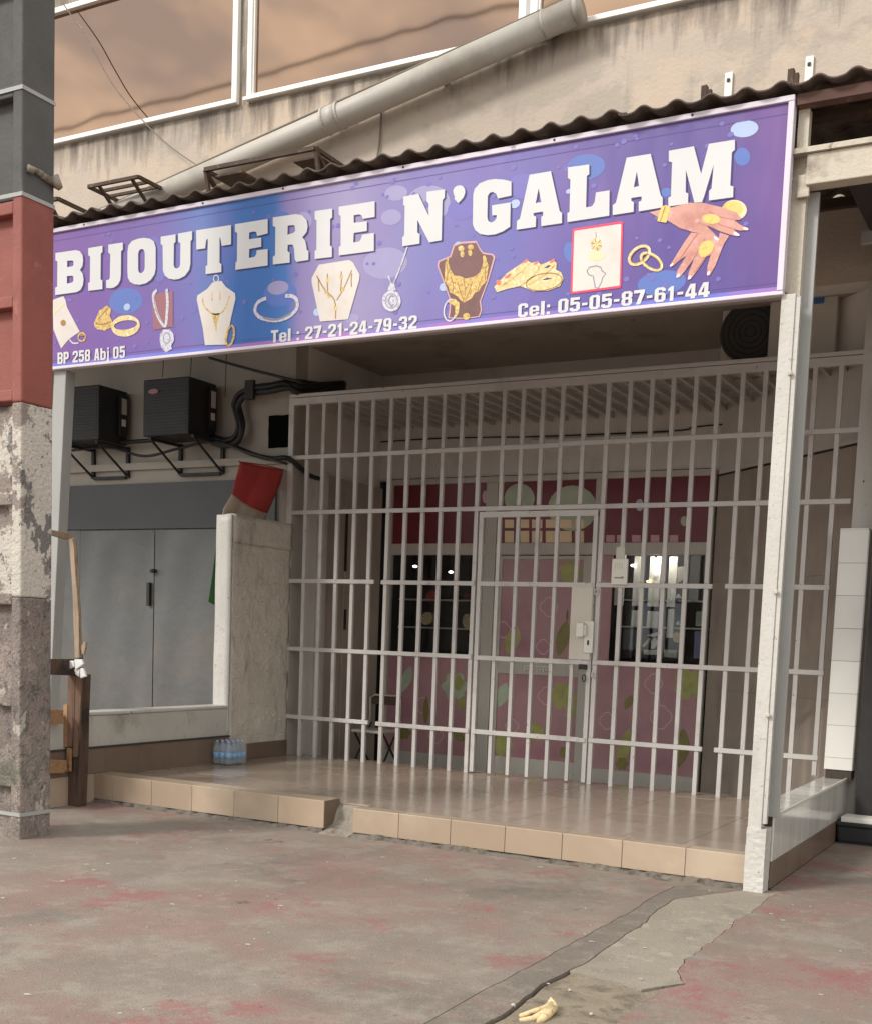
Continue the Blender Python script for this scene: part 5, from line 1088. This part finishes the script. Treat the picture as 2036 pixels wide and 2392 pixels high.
# canopy roof: corrugated fibre-cement sheet with real corrugations, purlins, front beam
cr_ = thing('canopy_roof', 'dark corrugated canopy roof edge along the top of the sign', 'roof', (-4, 1, 4.4))
def corr(x0, x1, pitch=.195, amp=.023, y0=-.13, y1=WY-.02, z0=4.475, z1=4.80, th=.012):
    v = []; f = []; n = int((x1-x0)/pitch*12)
    for (y, z) in ((y0, z0), (y1, z1)):
        for s_ in (0, th):
            for i in range(n+1):
                x = x0+(x1-x0)*i/n; ph = 2*math.pi*(x+3.84)/pitch
                c = math.cos(ph); zz_ = amp*(c if c > -.2 else -.2+(c+.2)*.35)
                v.append((x, y+(0.012*math.sin(x*3.1) if y < 0 else 0), z+zz_+s_))
    m = n+1
    for i in range(n):
        f += [(i, i+1, 2*m+i+1, 2*m+i), (m+i, 3*m+i, 3*m+i+1, m+i+1), (i, m+i, m+i+1, i+1)]
    return MB().add(v, f)
for k in range(22):  # unseen end sheets added to shade the left wall and right side
    a = -14.325+k*.975; b = a+.975+.05
    build('corrugated_sheet', corr(a, b, z0=4.462+.004*(k % 2)+random.uniform(-.004, .004)), m_roof, cr_, smooth=True)
for y in (.35, 1.4, 2.4): build('purlin', B(-14.2, 7.0, y-.03, y+.03, 4.472+(y+.13)*.119-.115, 4.472+(y+.13)*.119-.045), m_rust, cr_)
build('front_beam', B(-1.62, 7.0, -.06, .02, 4.375, 4.432), m_rustbeam, cr_)
build('front_beam', B(-7.6, -1.62, .0, .08, 4.35, 4.42), m_rust, cr_)
for (x, y) in [(1090, 400), (1440, 345)]:
    p = PY(1018+x*.5771, (y+10)*.5771, -.02)
    build('roof_hook', MB().box(p.x-.025, p.x+.01, -.04, .0, 4.50, 4.585).box(p.x-.012, p.x+.035, -.035, -.005, 4.50, 4.56), m_rust, cr_, bevel=.004)
# neighbour's canopy frame at the right
nb = thing('side_canopy_frame', 'rusty white steel beam of the next canopy at the upper right', 'canopy frame', (-.2, 0, 3.9))
build('beam', B(-1.553, 7.0, -.03, .08, 3.955, 4.12), m_rustwhite, nb, bevel=.006)
build('top_plate', B(-1.66, 7.0, -.05, .10, 4.122, 4.15), m_rustwhite, nb)
build('strut', B(-1.62, -1.56, .0, .06, 4.152, 4.372), m_rustwhite, nb)
build('cross_bar', B(-1.47, 7.0, 1.25, 1.30, 4.02, 4.09), m_post_grey, nb); build('cross_bar', B(-1.47, 7.0, 1.9, 1.94, 3.94, 3.99), m_rustbeam, nb)
nbw = thing('neighbour_bay', 'dark recess of the next shop behind the right post', 'building', (0, 3, 0))
build('ceiling', B(-1.47, 7.0, .4, WY-.002, 4.19, 4.24), m_interior, nbw); build('back_wall', B(-1.46, 7.0, WY+.5, WY+.6, 0, 4.2), m_wall_dark, nbw)  # deep shade put into both colours; ceiling lengthened out of view for more shade
build('shutter_post', B(-1.42, -1.30, 2.34, 2.42, .12, 3.4), m_blackmetal, nbw)
build('side_shutter', B(-1.295, -.6, 2.36, 2.44, .12, 3.3), m_offwhite, nbw)
for k in range(12): build('shutter_slat', B(-1.292+k*.057, -1.292+k*.057+.05, 2.35, 2.3595, .13, 3.28), m_post_grey, nbw)
u = thing('wall_unit', 'grey boxed unit with a blue badge in the dark behind the right post', 'air conditioner', (-1.5, 3.1, 3.6))
ua = PY(1880, 830, 2.9); ub = PY(1948, 830, 2.9); ut = PY(1930, 655, 2.9).z
build('case', B(ua.x-.3, ub.x, 2.9, 3.08, gt+.036, ut), m_grey_unit, u, bevel=.01)
ba = PY(1900, 682, 2.9); bb = PY(1924, 708, 2.9); build('badge', B(ba.x-.03, bb.x, 2.893, 2.899, bb.z, ba.z), m_blueprint, u)
bx = thing('black_box', 'black plastic box under a grey slab at the right edge of the pavement', 'box', (-1.4, 2.25, 0))
build('tub', MB().prism([(-1.50, 2.14, .02), (-1.23, 2.14, .02), (-1.22, 2.14, .13), (-1.51, 2.14, .13)], (0, .26, 0)), m_black, bx, bevel=.012)
build('lid', B(-1.515, -1.20, 2.13, 2.41, .131, .16), m_black, bx, bevel=.006)
build('foot', B(-1.49, -1.24, 2.16, 2.38, 0, .02), m_black, bx)
build('slab', B(-1.485, -.6, 2.15, 2.36, .161, .20), m_wall_shop, bx, bevel=.004)

# ================================================================== UPPER WALL fittings
pvy = 2.42
pv = thing('drain_pipe', 'fat white PVC drain pipe running diagonally up the facade', 'pipe', tuple(PY(265, 500, pvy)))
pA = PY(230, 520, pvy); pB = PY(1350, 22, pvy)
rad = .108
build('pipe', MB().tube([pA, pA.lerp(pB, .5)+Vector((0, 0, -.01)), pB], rad, 24), m_pvc, pv, smooth=True)
d_ = (pB-pA).normalized()
for t0 in (.535, .565): build('collar', MB().tube([pA.lerp(pB, t0)-d_*.012, pA.lerp(pB, t0)+d_*.012], rad+.014, 24), m_pvc, pv, bevel=.004)
build('coupling', MB().tube([pA.lerp(pB, .535), pA.lerp(pB, .565)], rad+.006, 24), m_pvc, pv, smooth=True)
build('end_rim', MB().tube([pB-d_*.30, pB-d_*.28], rad+.004, 24), m_pvc, pv, smooth=True)
build('end_socket', MB().tube([pB-d_*.02, pB+d_*.03], [rad+.004, rad+.01], 24), m_pvc, pv, smooth=True)
for t0 in (.2, .75): 
    c_ = pA.lerp(pB, t0); build('wall_hanger', B(c_.x-.02, c_.x+.02, c_.y+.06, WY, c_.z-.02, c_.z+.02), m_rust, pv)
build('tail_cable', MB().tube([pA+Vector((0, -.03, rad+.0)), pA.lerp(pB, .5)+Vector((0, -.05, rad-.01)), pB+Vector((0, -.03, rad+.0))], .011, 6), m_cable_grey, pv, smooth=True)
r1 = crop(0, 0, .5771)
cable([PY(*r1(x, y), WY-.10) for x, y in [(245, 0), (330, 120), (400, 245), (470, 360), (590, 500), (700, 600), (830, 690)]], .006, m_cable_grey, 'thin wire sagging across the left upper window and wall', 'wire')
cable([PY(*r1(x, y), WY-.02) for x, y in [(1545, 430), (1538, 560), (1525, 640), (1505, 700)]], .009, m_cable_grey, 'short grey wire hanging below the drain pipe collar', 'wire')
def rack(pts_front, pts_back, label, slats, legs):
    pass
# rusty AC racks above the roof
def px1(x, y, Y): return PY(*r1(x, y), Y)
def iron(mb, *pts, w_=.032):
    for p, q in zip(pts[:-1], pts[1:]): mb.bar(p, q, w_, w_)
    return mb
def rackthing(label, segs, base):
    t_ = thing('iron_rack', label, 'rack', tuple(base), 'rusty iron racks above the canopy roof')
    for nm, p, q, w_ in segs: build(nm, MB().bar(p, q, w_, w_), m_rust, t_)
    return t_
# middle rack: four slats running back to the wall
fz_ = px1(358, 755, 2.0).z; xs0, xs1 = px1(358, 755, 2.0).x, px1(560, 715, 2.0).x
segs = [('front_bar', Vector((xs0, 2.0, fz_)), Vector((xs1, 2.0, fz_)), .03), ('end_bar', Vector((xs0, 2.0, fz_)), Vector((xs0, WY, fz_)), .03), ('end_bar', Vector((xs1, 2.0, fz_)), Vector((xs1, WY, fz_)), .03)]
for k in range(3): y = 2.14+k*.14; segs.append(('slat', Vector((xs0, y, fz_)), Vector((xs1, y, fz_)), .026))
segs.append(('brace', Vector((xs0+.12, 2.02, fz_)), Vector((xs0+.12, WY, fz_-.42)), .026)); segs.append(('brace', Vector((xs1-.1, 2.02, fz_)), Vector((xs1-.1, WY, fz_-.42)), .026))
rackthing('small dark slatted iron rack left of the pipe bottom', segs, (xs0, 2.3, fz_-.4))
# big rack over the pipe
ya = 1.75; fA = px1(830, 685, ya); fB = px1(1275, 600, ya); zf = (fA.z+fB.z)/2
segs = [('front_bar', Vector((fA.x, ya, zf)), Vector((fB.x, ya, zf)), .034), ('end_bar', Vector((fA.x, ya, zf)), Vector((fA.x, WY, zf)), .032), ('end_bar', Vector((fB.x, ya, zf)), Vector((fB.x, WY, zf)), .032), ('rear_bar', Vector((fA.x, 2.25, zf-.08)), Vector((fB.x, 2.25, zf-.08)), .032)]
for x in (fA.x, fB.x): segs += [('brace', Vector((x, ya, zf)), Vector((x, WY, zf-.60)), .03), ('leg', Vector((x, ya+.01, zf)), Vector((x+.05, 1.9, 4.75)), .03)]
rk = rackthing('large rusty iron rack crossing in front of the drain pipe', segs, ((fA.x+fB.x)/2, 2.1, zf-.5))
build('shelf_plate', B(fA.x+.02, fA.x+.34, ya+.10, WY-.1, zf-.035, zf-.018), m_rust, rk); build('shelf_plate', B(fB.x-.30, fB.x-.02, ya+.10, WY-.1, zf-.035, zf-.018), m_rust, rk)
# left rack next to the pole
ya = 2.0; q = px1(225, 805, ya); 
segs = [('end_bar', Vector((q.x+.03, ya, q.z)), px1(385, 875, WY), .034), ('brace', px1(215, 850, 2.05), px1(255, 925, 2.25), .034), ('tie_bar', px1(250, 915, 2.2), px1(320, 905, 2.2), .03), ('front_bar', Vector((q.x-.8, ya, q.z)), Vector((q.x+.03, ya, q.z)), .034)]
rackthing('rusty iron rack peeking out beside the dark top of the pole', segs, (q.x, 2.3, q.z-.4))
# slotted straps
for (x, y0, y1, lb) in [(1702, 168, 250, 'left slotted white metal strap fixed on the upper wall'), (1891, 130, 205, 'right slotted white metal strap fixed on the upper wall')]:
    a = PY(x, y0, WY-.02); b = PY(x-4, y1, WY-.02); t_ = thing('metal_strap', lb, 'strap', (a.x, WY-.02, b.z-.3), 'slotted metal straps on the upper wall')
    build('strip', B(a.x-.03, a.x+.03, WY-.022, WY-.002, b.z-.35, a.z), m_frame, t_, bevel=.003)
    for z in (a.z-.06, b.z+.03): build('bolt', MB().box(a.x-.012, a.x+.012, WY-.034, WY-.0225, z-.012, z+.012), m_rust, t_, bevel=.003)

# ================================================================== CONCRETE POLE (left foreground)
px0, px1_, py0, py1 = -6.42, -5.935, -1.545, -1.285
po_ = thing('concrete_pole', 'thick concrete pole painted dark grey, red and white at the left edge', 'pole', (-6.18, -1.41, 0))
def zat(y): return PY(48, y, py0).z
bands = [(-.05, zat(1395), m_pole_raw, 'base_section'), (zat(1395), zat(938), m_pole_white, 'white_section'), (zat(938), zat(450), m_pole_red, 'red_section'), (zat(450), 7.2, m_pole_dark, 'dark_section')]
print('pole z', [b[:2] for b in bands])
def lz(z): return .0*z     # slight lean to the left
def polebox(mb, x0, x1, y0, y1, z0, z1):
    return mb.add([(x0+lz(z0),y0,z0),(x1+lz(z0),y0,z0),(x1+lz(z0),y1,z0),(x0+lz(z0),y1,z0),(x0+lz(z1),y0,z1),(x1+lz(z1),y0,z1),(x1+lz(z1),y1,z1),(x0+lz(z1),y1,z1)], [(0,3,2,1),(4,5,6,7),(0,1,5,4),(1,2,6,5),(2,3,7,6),(3,0,4,7)])
rungs_px = [1830, 1640, 1400, 1165, 920, 700, 480, 205, -60]
rungs = [zat(y) for y in rungs_px]
for z0, z1, m_, nm in bands:
    mb = MB()
    z0b = z0 if z0 < 0 else z0+.001
    polebox(mb, px1_-.085, px1_, py0, py1, z0b, z1); polebox(mb, px0, px0+.085, py0, py1, z0b, z1)
    polebox(mb, px0+.0855, px1_-.0855, py0+.07, py1-.05, z0b, z1)
    build(nm, mb, m_, po_, bevel=.012)
    for zr in rungs:
        if z0 <= zr < z1: build('rung', polebox(MB(), px0+.0855, px1_-.0855, py0+.004, py0+.0695, zr-.035, zr+.035), m_, po_, bevel=.008)
build('base_block', polebox(MB(), px0+.08, px1_-.0853, py0+.01, py0+.0698, -.03, .18), m_pole_raw, po_)
def strap(y, m_=m_post_grey):
    z = zat(y); t = .006
    mb = polebox(MB(), px0-t, px1_+t, py0-t, py0-.0005, z-.012, z+.012); polebox(mb, px1_+.0005, px1_+t, py0, py1, z-.012, z+.012); build('strap', mb, m_, po_)
strap(203); strap(452); strap(1905)
mb = MB()
zq = zat(385)
for k in range(7):
    y = py0+.03+k*.036; zz_ = zq-.02*k/3+random.uniform(-.012, .012); mb.tube([(px1_+lz(zq)+.012, y, zz_), (px1_+lz(zq)+.018, y+.04, zz_-.006)], random.uniform(.014, .024), 7)
mb.tube([(px1_+lz(zq)+.02, py1-.03, zq+.0), (px1_+lz(zq)+.05, py1+.0, zq-.06)], [.04, .02], 8)
build('tape_wrap', mb, m_conc, po_, smooth=True)

# ================================================================== WOODEN STAND behind the pole
ws = thing('wooden_stand', 'rickety wooden stand with a dark post and tall thin stick beside the pole', 'stand', (-6.8, -.28, 0))
wy = -.28
W4 = crop(100, 1400, .25094)
def wp(x, y, Y=wy): return PY(*W4(x, y), Y)
pt = lambda x, y, Y=wy: wp(x, y, Y)
f0 = pt(225, 1930); 
build('post', MB().prism([pt(x, y) for x, y in [(195,1930),(180,1620),(225,1360),(235,700),(370,700),(355,1090),(350,1400),(330,1930)]], (0, .09, 0)), m_wood_dark, ws, bevel=.006)
build('post_plank', MB().prism([pt(x, y, wy-.025) for x, y in [(232,715),(298,715),(290,1100),(262,1380),(225,1370)]], (0, .024, 0)), mat('mid_wood', lin(112, 86, 70), .8, .2, 5, [(lin(70, 52, 42), 5, .5, .7, (6, 6, .5))], .3, 60), ws, bevel=.003)
build('post_plank', MB().prism([pt(x, y, wy-.02) for x, y in [(305,715),(365,715),(345,1090),(330,1300),(310,1470),(275,1470),(290,1100)]], (0, .019, 0)), mat('mid_wood', (0, 0, 0)), ws, bevel=.003)
build('side_plank', MB().prism([pt(x, y, wy-.03) for x, y in [(190,985),(228,975),(222,1380),(190,1370)]], (0, .02, 0)), m_wood_orange, ws, bevel=.003)
build('side_plank', MB().prism([pt(x, y, wy-.04) for x, y in [(222,1385),(255,1390),(250,1605),(218,1610)]], (0, .02, 0)), m_wood_orange, ws, bevel=.003)
wq_ = lambda x, y, X=-6.765: PX(*W4(x, y), X)
build('cross_beam', MB().prism([wq_(x, y, -6.735) for x, y in [(-90,555),(360,558),(360,712),(-90,700)]], (-.05, 0, 0)), m_wood_dark, ws, bevel=.005)
build('lower_board', MB().prism([wq_(x, y) for x, y in [(-90,1020),(195,1030),(190,1160),(-90,1160)]], (-.03, 0, 0)), m_wood_orange, ws, bevel=.003)
build('lower_board', MB().prism([wq_(x, y, -6.76) for x, y in [(-90,1490),(225,1500),(225,1600),(190,1620),(-90,1625)]], (-.03, 0, 0)), m_wood_orange, ws, bevel=.003)
W8 = crop(0, 900, .5306)
sp_ = lambda x, y, Y=wy: PY(*W8(x, y), Y)
build('thin_stick', MB().prism([sp_(x, y, wy-.02) for x, y in [(302,668),(322,672),(345,1000),(350,1200),(328,1200),(318,900)]], (0, .03, 0)), m_wood, ws, bevel=.003)
build('thin_stick', MB().prism([sp_(x, y, wy+.012) for x, y in [(322,680),(330,690),(358,1205),(348,1205)]], (0, .02, 0)), m_wood_dark, ws)
build('top_arm', MB().prism([PX(*W8(x, y), -6.75) for x, y in [(150,615),(228,636),(312,652),(322,672),(300,680),(228,660),(150,640)]], (-.03, 0, 0)), m_wood, ws, bevel=.004)
ob = MB()
def cone_cloth(pts, Y): ob.prism([wp(x, y, Y) for x, y in pts], (0, .02, 0))
cone_cloth([(240,570),(290,575),(292,630),(245,650)], wy-.07); cone_cloth([(290,560),(360,560),(375,605),(300,660)], wy-.08); cone_cloth([(345,640),(375,645),(400,720),(345,738)], wy-.07); cone_cloth([(288,650),(345,645),(330,725),(300,700)], wy-.065)
build('tied_rag', ob, m_white_cloth, None, bevel=.006, label='white rag knotted round the top of the wooden stand', cat='rag')
build('stick_tip', MB().prism([wp(x, y, wy-.03) for x, y in [(355,440),(375,400),(400,395),(395,450),(378,520),(360,500)]], (0, .02, 0)), m_wood, ws, bevel=.003)

# ================================================================== WATER BOTTLES
wb = thing('bottle_pack', 'shrink-wrapped pack of clear water bottles with blue labels on the terrace', 'water bottles', (-6.70, 1.58, FZ))
for i in range(4):
    for j in range(3):
        c_ = (-6.768+j*.066, 1.46+i*.066, FZ+.004)
        bt = build('bottle', MB().lathe(c_, [(.024, 0), (.031, .008), (.032, .06), (.030, .066), (.032, .072), (.032, .135), (.027, .160), (.013, .182), (.011, .188), (.011, .20)], 14), m_bottle, wb, True)
        build('label', MB().lathe((c_[0], c_[1], c_[2]+.055), [(.0327, 0), (.0327, .05)], 14), m_bluelabel, bt, True)
        build('cap', MB().lathe((c_[0], c_[1], c_[2]+.196), [(.012, 0), (.013, .003), (.013, .014), (.010, .016)], 10), mat('pale_blue_cap', lin(150, 164, 196), .4, 0), bt, True)
build('wrap', B(-6.803, -6.601, 1.425, 1.694, FZ+.002, FZ+.205), m_wrap, wb, bevel=.025)

# ================================================================== LITTER
hk_ = thing('dry_husk', 'dry pale husk lying on the sandy patch at the bottom', 'husk', tuple(PZ(1240, 2376, -.024)))
HC = crop(1150, 2250, .14172)
def hz(x, y, z): p = PZ(*HC(x, y), -.02); return Vector((p.x, p.y, z))
build('stalk', MB().tube([hz(450, 950, -.003), hz(650, 905, .003), hz(860, 850, .006), hz(960, 810, .01)], [.009, .011, .012, .016], 8), m_bone, hk_, smooth=True)
build('stalk', MB().tube([hz(440, 990, -.010), hz(650, 980, -.006), hz(820, 930, .0), hz(980, 860, .008)], [.008, .012, .017, .016], 8), m_bone, hk_, smooth=True)
build('stalk', MB().tube([hz(760, 1020, -.008), hz(900, 930, .0), hz(1010, 860, .006)], [.012, .018, .014], 8), m_bone, hk_, smooth=True)
build('knob', MB().tube([hz(900, 815, .0), hz(960, 790, .014), hz(1040, 830, .006)], [.012, .022, .010], 8), m_bone, hk_, smooth=True)
lt = [(335, 770, 'white pebble at the lip of the crack by the husk'), (1265, 500, 'tiny white chip behind the dry husk'), (1620, 900, 'tiny pale chip right of the dry husk')]
for i, (x, y, lb) in enumerate(lt):
    p = PZ(*HC(x, y), -.02); r_ = [.011, .007, .008][i]
    build('pebble', MB().lathe((p.x, p.y, -.013), [(r_*.5, 0), (r_, r_*.6), (r_*.9, r_*1.2), (r_*.3, r_*1.7)], 7), m_pebble, None, True, label=lb, cat='pebble')
gm = MB()
for k in range(70):
    x = rnd.uniform(-6.3, -.6); y = rnd.uniform(-4.3, -.03); r_ = rnd.choice([.002, .003, .003, .005])
    gm.lathe((x, y, -.001), [(r_, 0), (r_*.8, r_*.7), (r_*.2, r_)], 5)
for k in range(46):
    x = rnd.uniform(-6.0, -.8); y = rnd.uniform(-4.2, -.1); r_ = rnd.uniform(.006, .018); a0 = rnd.uniform(0, 6)
    gm.prism([(x+r_*rnd.uniform(.5, 1.3)*math.cos(a0+t), y+r_*rnd.uniform(.3, .8)*math.sin(a0+t), .001) for t in (0, 1.1, 2.2, 3.3, 4.4, 5.4)], (0, 0, .002))
build('grit', gm, m_pebble, None, kind='stuff', label='loose pale grit scattered over the pavement', cat='grit')

# overhead street cables behind the photographer (mirrored in the bronze panes)
mirY = -11.0
for i, (pts, r_) in enumerate([([(-300, 440), (127, 305), (400, 232), (606, 176), (820, 112), (1015, 56), (1220, 6), (1500, -70)], .035), ([(500, 290), (760, 212), (900, 153), (1018, 104), (1150, 60), (1240, 2), (1500, -120)], .026), ([(900, 250), (1040, 150), (1130, 118), (1200, 60), (1300, -40)], .022)]):
    P_ = []
    for (x, y) in pts:
        q = PY(x, y, 2*(WY+.02)-mirY); P_.append(Vector((q.x, mirY-.4*i, q.z)))
    cable(P_, r_, m_cable, ['lowest street cable mirrored in the upper windows', 'middle street cable mirrored in the upper windows', 'rightmost street cable mirrored in the upper windows'][i], 'street_cable', 'overhead street cables')
print('objects', len(COL.objects))
